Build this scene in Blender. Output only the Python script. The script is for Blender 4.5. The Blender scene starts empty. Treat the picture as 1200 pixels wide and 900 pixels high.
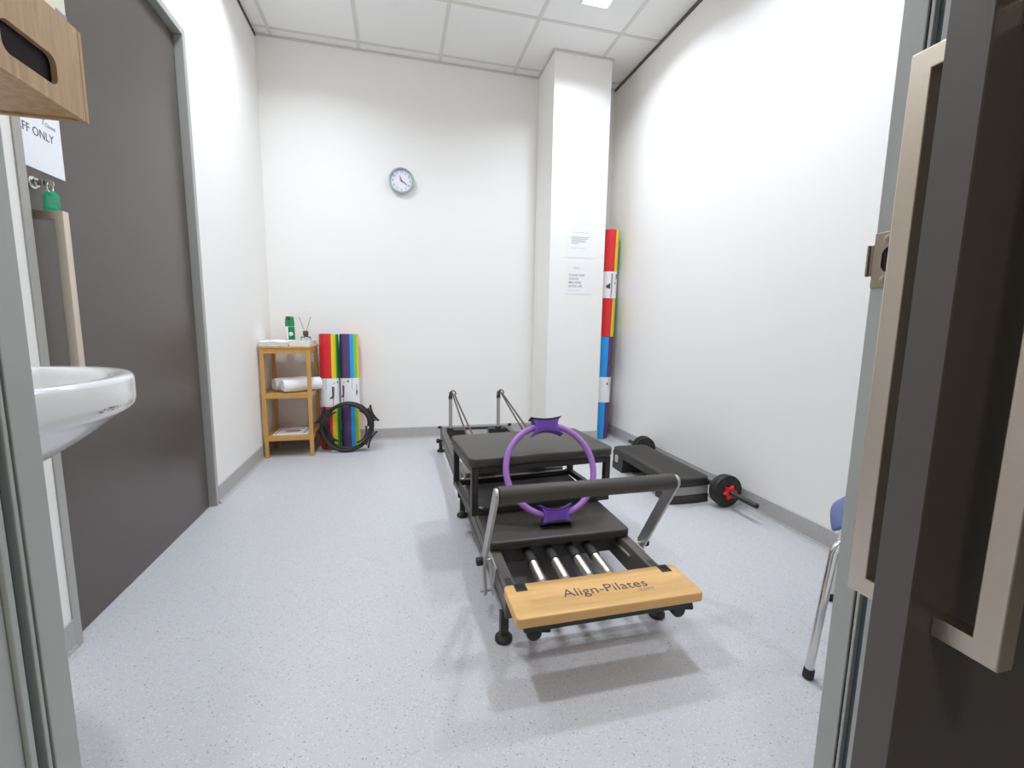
import bpy, bmesh, math, random
from mathutils import Vector, Matrix
random.seed(7)
R = math.radians
scene = bpy.context.scene
COL = scene.collection

# ---------------------------------------------------------------- camera
YAW, PITCH, ROLL, FPX, CAMH = 0.2497, 0.1332, 0.0161, 526.17, 0.9901
def make_camera():
    cd = bpy.data.cameras.new('camera'); cam = bpy.data.objects.new('camera', cd); COL.objects.link(cam)
    cy, sy, cp, sp = math.cos(YAW), math.sin(YAW), math.cos(PITCH), math.sin(PITCH)
    F = Vector((sy*cp, cy*cp, -sp)); Rr = Vector((cy, -sy, 0)); U = Rr.cross(F)
    cr, sr = math.cos(ROLL), math.sin(ROLL)
    R2 = Rr*cr + U*sr; U2 = U*cr - Rr*sr; B = -F
    m = Matrix(((R2.x, U2.x, B.x, 0), (R2.y, U2.y, B.y, 0), (R2.z, U2.z, B.z, CAMH), (0, 0, 0, 1)))
    cam.matrix_world = m
    cd.sensor_fit = 'HORIZONTAL'; cd.sensor_width = 36.0; cd.lens = 36.0*FPX/1200.0
    cd.clip_start = 0.02; cd.clip_end = 60
    scene.camera = cam
make_camera()

# ---------------------------------------------------------------- world, exposure
w = bpy.data.worlds.new('world'); scene.world = w; w.use_nodes = True
w.node_tree.nodes['Background'].inputs[0].default_value = (0.8, 0.87, 1.0, 1)
w.node_tree.nodes['Background'].inputs[1].default_value = 0.3
vs = scene.view_settings
vs.view_transform = 'Standard'; vs.look = 'None'; vs.gamma = 1.0; vs.use_curve_mapping = False
vs.exposure = -0.20
DOWNLIGHT_POWER = 17.0
CORRIDOR_POWER = 22.0
LIGHT_COLOUR = (0.81, 0.895, 1.0)
CORRIDOR_COLOUR = (1.0, 0.96, 0.91)
DOWNLIGHT_SPREAD = math.radians(145)
try:
    scene.cycles.max_bounces = 14; scene.cycles.diffuse_bounces = 8
except Exception:
    pass

# ---------------------------------------------------------------- room numbers (metres)
XL, XR, YB, YF, ZC = -0.954, 1.867, 3.857, 0.53, 3.0137
YFN = 0.43                       # corridor face of the front wall
PX0, PX1, PY = 1.170, 1.635, 3.451
DY0, DY1, DTOP = 1.509, 2.636, 2.335
OX0, OX1, OTOP = -0.346, 0.691, 2.335

# ---------------------------------------------------------------- materials
MATS = {}
def mat(name, col, rough=0.5, metal=0.0, bump=0.0, bscale=200.0, var=0.0, vscale=8.0, coat=0.0, spec=None, alpha=None, trans=0.0, emit=0.0, stretch=None, sheen=0.0):
    if name in MATS: return MATS[name]
    m = bpy.data.materials.new(name); m.use_nodes = True
    nt = m.node_tree; b = nt.nodes['Principled BSDF']
    b.inputs['Base Color'].default_value = (*col, 1); b.inputs['Roughness'].default_value = rough
    b.inputs['Metallic'].default_value = metal
    if coat: b.inputs['Coat Weight'].default_value = coat; b.inputs['Coat Roughness'].default_value = 0.15
    if spec is not None: b.inputs['Specular IOR Level'].default_value = spec
    if trans: b.inputs['Transmission Weight'].default_value = trans
    if sheen: b.inputs['Sheen Weight'].default_value = sheen
    if emit:
        b.inputs['Emission Color'].default_value = (*col, 1); b.inputs['Emission Strength'].default_value = emit
    if bump or var:
        tc = nt.nodes.new('ShaderNodeTexCoord'); src = tc.outputs['Object']
        if stretch:
            mp = nt.nodes.new('ShaderNodeMapping'); mp.inputs['Scale'].default_value = stretch
            nt.links.new(src, mp.inputs['Vector']); src = mp.outputs['Vector']
    if bump:
        n = nt.nodes.new('ShaderNodeTexNoise'); n.inputs['Scale'].default_value = bscale; n.inputs['Detail'].default_value = 3
        bp = nt.nodes.new('ShaderNodeBump'); bp.inputs['Strength'].default_value = bump; bp.inputs['Distance'].default_value = 0.002
        nt.links.new(src, n.inputs['Vector']); nt.links.new(n.outputs['Fac'], bp.inputs['Height']); nt.links.new(bp.outputs['Normal'], b.inputs['Normal'])
    if var:
        n = nt.nodes.new('ShaderNodeTexNoise'); n.inputs['Scale'].default_value = vscale; n.inputs['Detail'].default_value = 4
        cr = nt.nodes.new('ShaderNodeValToRGB')
        cr.color_ramp.elements[0].position = 0.3; cr.color_ramp.elements[1].position = 0.7
        cr.color_ramp.elements[0].color = (*[max(0, c*(1-var)) for c in col], 1)
        cr.color_ramp.elements[1].color = (*[min(1, c*(1+var)) for c in col], 1)
        nt.links.new(src, n.inputs['Vector']); nt.links.new(n.outputs['Fac'], cr.inputs['Fac']); nt.links.new(cr.outputs['Color'], b.inputs['Base Color'])
    MATS[name] = m
    return m

def speckle_mat(name, base, dark, light, dens=0.12, scale=150.0, rough=0.42):
    """sheet vinyl: fine mottling, sparse dark and pale chips"""
    m = bpy.data.materials.new(name); m.use_nodes = True; nt = m.node_tree; b = nt.nodes['Principled BSDF']
    N = nt.nodes.new; L = nt.links.new
    tc = N('ShaderNodeTexCoord')
    def mix(fac, a, bb):
        x = N('ShaderNodeMix'); x.data_type = 'RGBA'; L(fac, x.inputs[0])
        if isinstance(a, tuple): x.inputs[6].default_value = (*a, 1)
        else: L(a, x.inputs[6])
        x.inputs[7].default_value = (*bb, 1); return x.outputs[2]
    def ramp(src, p0, p1):
        r = N('ShaderNodeMapRange'); r.inputs[1].default_value = p0; r.inputs[2].default_value = p1; L(src, r.inputs[0]); return r.outputs[0]
    n1 = N('ShaderNodeTexNoise'); n1.inputs['Scale'].default_value = 260; n1.inputs['Detail'].default_value = 2; L(tc.outputs['Object'], n1.inputs['Vector'])
    c = mix(ramp(n1.outputs['Fac'], 0.35, 0.7), tuple(x*0.93 for x in base), tuple(min(1, x*1.05) for x in base))
    def chips(sc, thr, pick, colour, cin, amount):
        v = N('ShaderNodeTexVoronoi'); v.inputs['Scale'].default_value = sc; L(tc.outputs['Object'], v.inputs['Vector'])
        sp = N('ShaderNodeSeparateColor'); L(v.outputs['Color'], sp.inputs[0])
        a = N('ShaderNodeMath'); a.operation = 'LESS_THAN'; L(v.outputs['Distance'], a.inputs[0]); a.inputs[1].default_value = thr
        g = N('ShaderNodeMath'); g.operation = 'LESS_THAN'; L(sp.outputs[0], g.inputs[0]); g.inputs[1].default_value = pick
        k = N('ShaderNodeMath'); k.operation = 'MULTIPLY'; L(a.outputs[0], k.inputs[0]); L(g.outputs[0], k.inputs[1])
        k2 = N('ShaderNodeMath'); k2.operation = 'MULTIPLY'; L(k.outputs[0], k2.inputs[0]); k2.inputs[1].default_value = amount
        return mix(k2.outputs[0], cin, colour)
    c = chips(scale, 0.42, dens*1.6, light, c, 0.55)
    c = chips(scale*0.85, 0.38, dens, dark, c, 0.42)
    c = chips(scale*0.5, 0.20, dens*0.55, tuple(x*0.6 for x in dark), c, 0.75)
    L(c, b.inputs['Base Color']); b.inputs['Roughness'].default_value = rough
    n2 = N('ShaderNodeTexNoise'); n2.inputs['Scale'].default_value = 55; L(tc.outputs['Object'], n2.inputs['Vector'])
    bp = N('ShaderNodeBump'); bp.inputs['Strength'].default_value = 0.12; bp.inputs['Distance'].default_value = 0.001
    L(n2.outputs['Fac'], bp.inputs['Height']); L(bp.outputs['Normal'], b.inputs['Normal'])
    return m

def wood_mat(name, c0, c1, rough=0.45, stretch=(3, 40, 40), scale=1.6):
    m = bpy.data.materials.new(name); m.use_nodes = True; nt = m.node_tree; b = nt.nodes['Principled BSDF']
    N = nt.nodes.new; L = nt.links.new
    tc = N('ShaderNodeTexCoord'); mp = N('ShaderNodeMapping'); mp.inputs['Scale'].default_value = stretch; L(tc.outputs['Object'], mp.inputs['Vector'])
    n = N('ShaderNodeTexNoise'); n.inputs['Scale'].default_value = scale; n.inputs['Detail'].default_value = 6; n.inputs['Roughness'].default_value = 0.65; n.inputs['Distortion'].default_value = 0.6
    L(mp.outputs['Vector'], n.inputs['Vector'])
    cr = N('ShaderNodeValToRGB'); cr.color_ramp.elements[0].position = 0.3; cr.color_ramp.elements[1].position = 0.72
    cr.color_ramp.elements[0].color = (*c0, 1); cr.color_ramp.elements[1].color = (*c1, 1)
    L(n.outputs['Fac'], cr.inputs['Fac']); L(cr.outputs['Color'], b.inputs['Base Color']); b.inputs['Roughness'].default_value = rough
    return m

M_wall = mat('wall_paint', (0.87, 0.845, 0.81), 0.6, bump=0.06, bscale=350)
M_tile = mat('ceiling_tile', (0.83, 0.82, 0.80), 0.85, bump=0.25, bscale=500)
M_tbar = mat('ceiling_grid', (0.66, 0.64, 0.61), 0.55)
M_bronze = mat('shadow_trim', (0.10, 0.075, 0.055), 0.6)
M_paleangle = mat('wall_angle', (0.62, 0.59, 0.55), 0.55)
M_floor = speckle_mat('floor_vinyl', (0.54, 0.529, 0.545), (0.22, 0.18, 0.16), (0.69, 0.685, 0.70), dens=0.13, scale=190)
M_cove = speckle_mat('cove_vinyl', (0.44, 0.42, 0.415), (0.22, 0.19, 0.18), (0.62, 0.60, 0.60), dens=0.16, scale=170, rough=0.5)
M_door = mat('door_laminate', (0.088, 0.074, 0.064), 0.27, bump=0.05, bscale=700)
M_door2 = mat('door_laminate_edge', (0.125, 0.112, 0.103), 0.42, bump=0.05, bscale=500)
M_frame = mat('frame_paint', (0.40, 0.39, 0.36), 0.42)
M_jamb = mat('jamb_paint', (0.54, 0.555, 0.52), 0.45, var=0.05, vscale=6)
M_seal = mat('brush_seal', (0.02, 0.018, 0.018), 0.9)
M_groove = mat('jamb_groove', (0.13, 0.17, 0.20), 0.5)
M_steel = mat('brushed_steel', (0.74, 0.65, 0.55), 0.34, 1.0, bump=0.08, bscale=40, stretch=(60, 60, 1))
M_strike = mat('strike_metal', (0.50, 0.42, 0.33), 0.38, 1.0)
M_chrome = mat('chrome', (0.75, 0.74, 0.73), 0.18, 1.0)
M_alu = mat('satin_alu', (0.54, 0.53, 0.51), 0.52, 1.0)
M_black = mat('black_paint', (0.024, 0.021, 0.018), 0.42)
M_rail = mat('charcoal_rail', (0.105, 0.094, 0.080), 0.38)
M_pad = mat('black_vinyl', (0.048, 0.042, 0.035), 0.44, bump=0.15, bscale=420)
M_foam = mat('black_foam', (0.053, 0.047, 0.040), 0.55, bump=0.15, bscale=500)
M_rubber = mat('black_rubber', (0.020, 0.0175, 0.015), 0.6)
M_spring = mat('spring_steel', (0.52, 0.48, 0.42), 0.32, 1.0)
M_headrest = mat('vinyl_sheen', (0.115, 0.104, 0.090), 0.30, bump=0.1, bscale=420)  # vinyl lightened to stand in for the wall's glossy reflection
M_ceramic = mat('white_ceramic', (0.86, 0.85, 0.84), 0.12, coat=0.6)
M_stain = mat('rust_stain', (0.42, 0.27, 0.17), 0.7, var=0.4, vscale=120)
M_oak = wood_mat('oak_veneer', (0.36, 0.215, 0.11), (0.53, 0.35, 0.20), 0.5, (40, 40, 3), 1.3)
M_oakedge = wood_mat('oak_edge', (0.36, 0.21, 0.10), (0.52, 0.33, 0.17), 0.5, (40, 40, 3), 1.3)
M_bamboo = wood_mat('bamboo', (0.52, 0.27, 0.065), (0.66, 0.38, 0.12), 0.42, (30, 30, 3), 1.4)
M_beech = wood_mat('beech_board', (0.70, 0.39, 0.135), (0.80, 0.50, 0.20), 0.42, (3, 40, 40), 1.4)
M_paper = mat('paper', (0.84, 0.86, 0.90), 0.7)
M_paper2 = mat('paper_bright', (0.86, 0.86, 0.87), 0.55)
M_ink = mat('ink', (0.10, 0.09, 0.12), 0.7)
M_inkpale = mat('ink_pale', (0.62, 0.61, 0.65), 0.7)
M_inkgrey = mat('ink_grey', (0.33, 0.31, 0.34), 0.7)
M_towel = mat('towel', (0.87, 0.87, 0.88), 0.95, bump=0.9, bscale=420, sheen=0.3)
M_white = mat('white_plastic', (0.82, 0.82, 0.80), 0.4)
M_green = mat('green_plastic', (0.008, 0.22, 0.065), 0.3, coat=0.3)
M_taggreen = mat('tag_green', (0.03, 0.42, 0.22), 0.25, coat=0.5)
M_pink = mat('pink_print', (0.75, 0.12, 0.25), 0.4)
M_amber = mat('gold_print', (0.55, 0.38, 0.08), 0.4)
M_reed = mat('reed', (0.45, 0.28, 0.13), 0.7)
M_brown = mat('brown_wood', (0.085, 0.055, 0.045), 0.45)
M_glass = mat('clear_glass', (0.92, 0.96, 0.96), 0.03, trans=1.0)
M_tealrim = mat('teal_case', (0.36, 0.46, 0.46), 0.35, coat=0.3)
M_dial = mat('clock_dial', (0.80, 0.78, 0.84), 0.5)
M_red = mat('roller_red', (0.70, 0.025, 0.03), 0.45)
M_yellow = mat('roller_yellow', (0.80, 0.62, 0.02), 0.45)
M_grn = mat('roller_green', (0.02, 0.36, 0.05), 0.45)
M_lime = mat('roller_lime', (0.22, 0.58, 0.04), 0.45)
M_blue = mat('roller_blue', (0.02, 0.33, 0.80), 0.45)
M_purp = mat('roller_purple', (0.095, 0.055, 0.17), 0.45)
M_navy = mat('roller_navy', (0.02, 0.045, 0.06), 0.45)
M_skin = mat('print_skin', (0.62, 0.40, 0.36), 0.5)
M_mauve = mat('print_mauve', (0.42, 0.30, 0.40), 0.5)
M_ringpurple = mat('purple_foam', (0.37, 0.165, 0.53), 0.5)
M_grippurple = mat('purple_grip', (0.14, 0.05, 0.37), 0.45)
M_stepgrey = mat('step_grey', (0.30, 0.29, 0.28), 0.5)
M_stepblack = mat('step_black', (0.034, 0.030, 0.025), 0.55, bump=0.4, bscale=260)
M_redplastic = mat('red_plastic', (0.80, 0.03, 0.035), 0.35)
M_chairblue = mat('blue_plastic', (0.075, 0.11, 0.27), 0.42, bump=0.1, bscale=400)
M_corridordim = mat('corridor_wall', (0.36, 0.34, 0.31), 0.6)  # corridor dimness put into the colour, keeps steel reflections dark
M_slotshade = mat('slot_shade', (0.014, 0.008, 0.009), 0.9)  # near-black, paints the shade seen inside the dispenser slot
M_pack = mat('paper_pack', (0.80, 0.76, 0.58), 0.6, var=0.08, vscale=30)
M_packlilac = mat('pack_lilac', (0.32, 0.25, 0.42), 0.6)
M_diffuser = mat('led_diffuser', (0.95, 0.98, 1.0), 0.5, emit=7.0)

# ---------------------------------------------------------------- mesh helpers
class MB:
    """collects shapes in world coordinates; build() links them as ONE mesh object"""
    def __init__(s): s.bm = bmesh.new()
    def box(s, a, b, bevel=0.0, seg=2, rot=None, piv=None):
        t = bmesh.new()
        c = [(a[i]+b[i])/2 for i in range(3)]; d = [abs(b[i]-a[i]) for i in range(3)]
        bmesh.ops.create_cube(t, size=1.0)
        for v in t.verts: v.co = Vector((v.co.x*d[0], v.co.y*d[1], v.co.z*d[2]))
        if bevel: bmesh.ops.bevel(t, geom=list(t.edges), offset=min(bevel, min(d)*0.49), segments=seg, profile=0.5, affect='EDGES')
        m = Matrix.Translation(c)
        if rot is not None:
            p = Vector(piv if piv is not None else c)
            m = Matrix.Translation(p) @ rot.to_4x4() @ Matrix.Translation(-p) @ m
        s.merge(t, m); return s
    def merge(s, t, m=None):
        me = bpy.data.meshes.new('tmp')
        if m is not None: t.transform(m)
        t.to_mesh(me); t.free(); s.bm.from_mesh(me); bpy.data.meshes.remove(me)
    def prism(s, poly, plane, h0, h1, bevel=0.0, seg=2):
        """poly of 2-D points in plane 'xy','xz','yz', extruded along the third axis from h0 to h1"""
        t = bmesh.new()
        def P(u, v, h): return {'xy': (u, v, h), 'xz': (u, h, v), 'yz': (h, u, v)}[plane]
        va = [t.verts.new(P(u, v, h0)) for u, v in poly]; vb = [t.verts.new(P(u, v, h1)) for u, v in poly]
        t.faces.new(va); t.faces.new(vb[::-1]); n = len(poly)
        for i in range(n): t.faces.new((va[i], vb[i], vb[(i+1) % n], va[(i+1) % n]))
        bmesh.ops.recalc_face_normals(t, faces=list(t.faces))
        if bevel:
            ed = [e for e in t.edges if (e.verts[0] in va and e.verts[1] in va) or (e.verts[0] in vb and e.verts[1] in vb)]
            bmesh.ops.bevel(t, geom=ed, offset=bevel, segments=seg, profile=0.5, affect='EDGES')
        s.merge(t); return s
    def cyl(s, p0, p1, r0, r1=None, n=24, bevel=0.0):
        p0, p1 = Vector(p0), Vector(p1); d = p1-p0; L = d.length; r1 = r0 if r1 is None else r1
        t = bmesh.new(); bmesh.ops.create_cone(t, cap_ends=True, cap_tris=False, segments=n, radius1=r0, radius2=r1, depth=L)
        if bevel:
            ed = [e for e in t.edges if abs(e.verts[0].co.z-e.verts[1].co.z) < 1e-6]
            bmesh.ops.bevel(t, geom=ed, offset=bevel, segments=2, profile=0.5, affect='EDGES')
        q = Vector((0, 0, 1)).rotation_difference(d.normalized())
        s.merge(t, Matrix.Translation((p0+p1)/2) @ q.to_matrix().to_4x4()); return s
    def lathe(s, prof, c, axis=(0, 0, 1), n=32):
        """prof: list of (radius, height) along the axis from c"""
        t = bmesh.new(); rings = []
        for r, h in prof:
            if r < 1e-6: rings.append([t.verts.new((0, 0, h))])
            else: rings.append([t.verts.new((r*math.cos(2*math.pi*k/n), r*math.sin(2*math.pi*k/n), h)) for k in range(n)])
        for a, b in zip(rings, rings[1:]):
            for k in range(n):
                k2 = (k+1) % n
                if len(a) == 1 and len(b) == 1: continue
                if len(a) == 1: t.faces.new((a[0], b[k2], b[k]))
                elif len(b) == 1: t.faces.new((a[k], a[k2], b[0]))
                else: t.faces.new((a[k], a[k2], b[k2], b[k]))
        bmesh.ops.recalc_face_normals(t, faces=list(t.faces))
        q = Vector((0, 0, 1)).rotation_difference(Vector(axis).normalized())
        s.merge(t, Matrix.Translation(c) @ q.to_matrix().to_4x4()); return s
    def tube(s, pts, r, n=12, closed=False):
        pts = [Vector(p) for p in pts]; t = bmesh.new(); m = len(pts); rings = []
        up = None
        for i in range(m):
            if closed: d = (pts[(i+1) % m]-pts[i-1]).normalized()
            else: d = (pts[min(i+1, m-1)]-pts[max(i-1, 0)]).normalized()
            if up is None:
                a = Vector((0, 0, 1)) if abs(d.z) < 0.9 else Vector((1, 0, 0)); up = (a-d*a.dot(d)).normalized()
            else: up = (up-d*up.dot(d)).normalized()
            sd = d.cross(up); rr = r[i] if isinstance(r, (list, tuple)) else r
            rings.append([t.verts.new(pts[i]+(up*math.cos(2*math.pi*k/n)+sd*math.sin(2*math.pi*k/n))*rr) for k in range(n)])
        for i in range(m if closed else m-1):
            a, b = rings[i], rings[(i+1) % m]
            for k in range(n): t.faces.new((a[k], a[(k+1) % n], b[(k+1) % n], b[k]))
        if not closed: t.faces.new(rings[0][::-1]); t.faces.new(rings[-1])
        bmesh.ops.recalc_face_normals(t, faces=list(t.faces))
        s.merge(t); return s
    def loft(s, rings, cap0=True, cap1=True):
        t = bmesh.new(); vr = [[t.verts.new(p) for p in r] for r in rings]; n = len(rings[0])
        for a, b in zip(vr, vr[1:]):
            for k in range(n): t.faces.new((a[k], a[(k+1) % n], b[(k+1) % n], b[k]))
        if cap0: t.faces.new(vr[0][::-1])
        if cap1: t.faces.new(vr[-1])
        bmesh.ops.recalc_face_normals(t, faces=list(t.faces))
        s.merge(t); return s
    def faces(s, verts, faces):
        vs_ = [s.bm.verts.new(v) for v in verts]
        for f in faces: s.bm.faces.new([vs_[i] for i in f])
        return s
    def xform(s, m): s.bm.transform(m); return s
    def build(s, name, m, parent=None, smooth=True, angle=38):
        inv = root_matrix(parent).inverted() if parent is not None else None
        if inv is not None: s.bm.transform(inv)
        me = bpy.data.meshes.new(name); s.bm.to_mesh(me); s.bm.free()
        for mm in (m if isinstance(m, (list, tuple)) else [m]): me.materials.append(mm)
        if smooth:
            for p in me.polygons: p.use_smooth = True
            try: me.set_sharp_from_angle(angle=R(angle))
            except Exception: pass
        o = bpy.data.objects.new(name, me); COL.objects.link(o)
        if parent is not None: o.parent = parent
        return o
ROOTM = {}
def root_matrix(o):
    m = Matrix.Identity(4)
    while o is not None:
        m = Matrix.LocRotScale(o.location, o.rotation_euler, None) @ m; o = o.parent
    return m
def tag(o, label, cat=None, group=None, kind=None):
    o['label'] = label
    if cat: o['category'] = cat
    if group: o['group'] = group
    if kind: o['kind'] = kind
    return o
def thing(name, label, cat, loc=(0, 0, 0), rz=0.0, group=None, kind=None):
    o = bpy.data.objects.new(name, None); COL.objects.link(o); o.location = loc; o.rotation_euler = (0, 0, rz)
    o.empty_display_size = 0.05
    return tag(o, label, cat, group, kind)
def struct(o, label=None):
    o['kind'] = 'structure'
    if label: o['label'] = label
    return o
def struct_root(name, label, loc=(0, 0, 0)):
    o = bpy.data.objects.new(name, None); COL.objects.link(o); o.location = loc; o.empty_display_size = 0.05
    return struct(o, label)
def text_bm(txt, size, depth=0.0004, align='LEFT', shear=0.0, spacing=1.0, bold=0.0):
    c = bpy.data.curves.new('txt', 'FONT'); c.body = txt; c.size = size; c.extrude = depth; c.align_x = align; c.shear = shear
    c.space_character = spacing; c.offset = bold; c.resolution_u = 3
    o = bpy.data.objects.new('txt', c); COL.objects.link(o)
    dg = bpy.context.evaluated_depsgraph_get(); dg.update()
    me = bpy.data.meshes.new_from_object(o.evaluated_get(dg))
    b = bmesh.new(); b.from_mesh(me)
    bpy.data.objects.remove(o); bpy.data.curves.remove(c); bpy.data.meshes.remove(me)
    return b
def frame_m(origin, ex, ey):
    ex = Vector(ex).normalized(); ey = Vector(ey).normalized(); ez = ex.cross(ey)
    return Matrix(((ex.x, ey.x, ez.x, origin[0]), (ex.y, ey.y, ez.y, origin[1]), (ex.z, ey.z, ez.z, origin[2]), (0, 0, 0, 1)))
def text_part(name, txt, size, origin, ex, ey, m, parent, width=None, **k):
    b = text_bm(txt, size, **k)
    if width:
        xs = [v.co.x for v in b.verts]; wd = max(xs)-min(xs); sx = width/wd
        for v in b.verts: v.co.x *= sx
    mb = MB(); mb.merge(b, frame_m(origin, ex, ey))
    return mb.build(name, m, parent, smooth=False)
def rrect(x0, x1, y0, y1, r, n=5):
    pts = []
    for cx, cy, a0 in ((x1-r, y1-r, 0), (x0+r, y1-r, 90), (x0+r, y0+r, 180), (x1-r, y0+r, 270)):
        for k in range(n+1):
            a = R(a0+90*k/n); pts.append((cx+r*math.cos(a), cy+r*math.sin(a)))
    return pts
RZ = lambda a: Matrix.Rotation(a, 3, 'Z')

# ================================================================ ROOM SHELL
T = 0.10
struct(MB().box((-1.75, -1.45, -0.08), (2.55, YB+T, 0.0)).build('floor', M_floor, smooth=False), 'pale speckled vinyl floor')
g = MB()
g.box((XL-T, YF, 0), (XL, DY0+0.004, ZC)); g.box((XL-T, DY1-0.004, 0), (XL, YB+T, ZC)); g.box((XL-T, DY0, DTOP-0.004), (XL, DY1, ZC))
struct(g.build('wall_left', M_wall, smooth=False), 'white wall with the dark grey door')
struct(MB().box((XR, YF, 0), (XR+T, YB+T, ZC)).build('wall_right', M_wall, smooth=False), 'long plain white wall on the right')
struct(MB().box((XL, YB, 0), (XR, YB+T, ZC)).build('wall_back', M_wall, smooth=False), 'white wall with the round clock')
struct(MB().box((PX0, PY, 0), (PX1, YB, ZC)).build('wall_pillar', M_wall, smooth=False), 'white square pillar projecting from the back wall')
g = MB()
g.box((-1.65, YFN, 0), (OX0-0.045, YF, ZC)); g.box((OX1+0.045, YFN, 0), (2.45, YF, ZC)); g.box((OX0-0.045, YFN, OTOP+0.05), (OX1+0.045, YF, ZC))
struct(g.build('wall_front', M_wall, smooth=False), 'wall holding the open doorway')
g = MB()
g.box((-1.75, -1.45, 0), (-1.65, YF, 2.8)); g.box((2.45, -1.45, 0), (2.55, YF, 2.8)); g.box((-1.65, -1.45, 0), (2.45, -1.35, 2.8))
struct(g.build('wall_corridor', M_corridordim, smooth=False), 'corridor walls behind the doorway')
struct(MB().box((-1.75, -1.45, 2.8), (2.55, YFN, 2.88)).build('ceiling_corridor', M_corridordim, smooth=False), 'plain corridor ceiling')

# suspended ceiling: backing, T bars, single tiles
GX, GY, GS = -0.844, 3.7605, 0.6
ceil = struct(MB().box((XL-T, YF-0.05, ZC+0.016), (XR+T, YB+T, ZC+0.10)).build('ceiling', M_tile, smooth=False), 'suspended ceiling of white mineral tiles')
xs = [XL]+[GX+GS*i for i in range(5)]+[XR]
ys = [YF]+[GY-GS*i for i in range(5, -1, -1)]+[YB]
ys = [y for y in ys if y >= YF]
bw = 0.012
LIGHTS = [(GX+3.5*GS, GY-1.5*GS), (GX+0.5*GS, GY-1.5*GS), (GX+3.5*GS, GY-3.5*GS), (GX+0.5*GS, GY-3.5*GS)]
LH = 0.098
def is_cut(x0, x1, y0, y1):
    return any(x0 < lx < x1 and y0 < ly < y1 for lx, ly in LIGHTS)
tile_mesh = {}
for i in range(len(xs)-1):
    for j in range(len(ys)-1):
        x0, x1, y0, y1 = xs[i], xs[i+1], ys[j], ys[j+1]
        a0 = x0+(bw if i else 0.0); a1 = x1-(bw if i < len(xs)-2 else 0.0)
        b0 = y0+(bw if j else 0.0); b1 = y1-(bw if j < len(ys)-2 else 0.0)
        if a1-a0 < 0.02 or b1-b0 < 0.02: continue
        cx, cy = (a0+a1)/2, (b0+b1)/2
        L_ = [l for l in LIGHTS if x0 < l[0] < x1 and y0 < l[1] < y1]
        key = (round(a1-a0, 4), round(b1-b0, 4), bool(L_))
        if key not in tile_mesh:
            hx, hy = (a1-a0)/2, (b1-b0)/2; m_ = MB()
            if L_:
                for q in (((-hx, -hy), (hx, -LH)), ((-hx, LH), (hx, hy)), ((-hx, -LH), (-LH, LH)), ((LH, -LH), (hx, LH))):
                    m_.box((q[0][0], q[0][1], 0), (q[1][0], q[1][1], 0.014))
            else: m_.box((-hx, -hy, 0), (hx, hy, 0.014))
            o = m_.build('ceiling_tile', M_tile, smooth=False); tile_mesh[key] = o.data
        else:
            o = bpy.data.objects.new('ceiling_tile', tile_mesh[key]); COL.objects.link(o)
        o.location = (cx, cy, ZC+0.002); o.parent = ceil
for x in xs[1:-1]:
    MB().box((x-bw, YF, ZC-0.0015), (x+bw, YB, ZC+0.012)).build('grid_bar', M_tbar, ceil, smooth=False)
for y in ys[1:-1]:
    MB().box((XL, y-bw, ZC-0.001), (XR, y+bw, ZC+0.012)).build('grid_bar', M_tbar, ceil, smooth=False)
struct(MB().box((XL, YF, ZC-0.016), (XL+0.008, YB, ZC)).build('trim_1', M_bronze, smooth=False), 'dark shadow trim along the left ceiling edge')
struct(MB().box((XR-0.009, YF, ZC-0.020), (XR, YB, ZC)).build('trim_2', M_bronze, smooth=False), 'dark shadow trim along the right ceiling edge')
g = MB(); g.box((XL+0.008, YB-0.012, ZC-0.010), (PX0, YB, ZC)); g.box((PX1, YB-0.012, ZC-0.010), (XR-0.009, YB, ZC))
g.box((PX0-0.012, PY-0.012, ZC-0.010), (PX0, YB-0.012, ZC)); g.box((PX0, PY-0.012, ZC-0.010), (PX1+0.012, PY, ZC)); g.box((PX1, PY, ZC-0.010), (PX1+0.012, YB-0.012, ZC))
struct(g.build('trim_3', M_paleangle, smooth=False), 'pale wall angle around the back ceiling edge and pillar')

# coved vinyl skirting
def skirting(name, p0, p1, nx, ny, label):
    """profile swept from p0 to p1 (xy on the wall face); n points into the room"""
    prof = [(0, 0), (0.022, 0), (0.010, 0.006), (0.005, 0.018), (0.004, 0.096), (0.0, 0.100)]
    g = MB(); ra = [(p0[0]+nx*d, p0[1]+ny*d, z) for d, z in prof]; rb = [(p1[0]+nx*d, p1[1]+ny*d, z) for d, z in prof]
    g.loft([ra, rb]); o = g.build(name, M_cove, smooth=False); struct(o, label); return o
skirting('baseboard_left', (XL, DY1), (XL, YB), 1, 0, 'grey vinyl skirting between door and back corner')
skirting('baseboard_left_near', (XL, YF), (XL, DY0), 1, 0, 'grey vinyl skirting below the basin')
skirting('baseboard_back', (XL, YB), (PX0, YB), 0, -1, 'grey vinyl skirting along the back wall')
skirting('baseboard_pillar', (PX0-0.004, PY), (PX1+0.004, PY), 0, -1, 'grey vinyl skirting on the pillar front')
skirting('baseboard_pillar_side', (PX0, PY), (PX0, YB), -1, 0, 'grey vinyl skirting on the pillar side')
skirting('baseboard_pillar_niche', (PX1, PY), (PX1, YB), 1, 0, 'grey vinyl skirting in the niche beside the pillar')
skirting('baseboard_niche', (PX1, YB), (XR, YB), 0, -1, 'grey vinyl skirting at the back of the niche')
skirting('baseboard_right', (XR, YF), (XR, YB), -1, 0, 'grey vinyl skirting along the right wall')
skirting('baseboard_front', (OX1+0.06, YF), (XR, YF), 0, 1, 'grey vinyl skirting right of the doorway')

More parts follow.
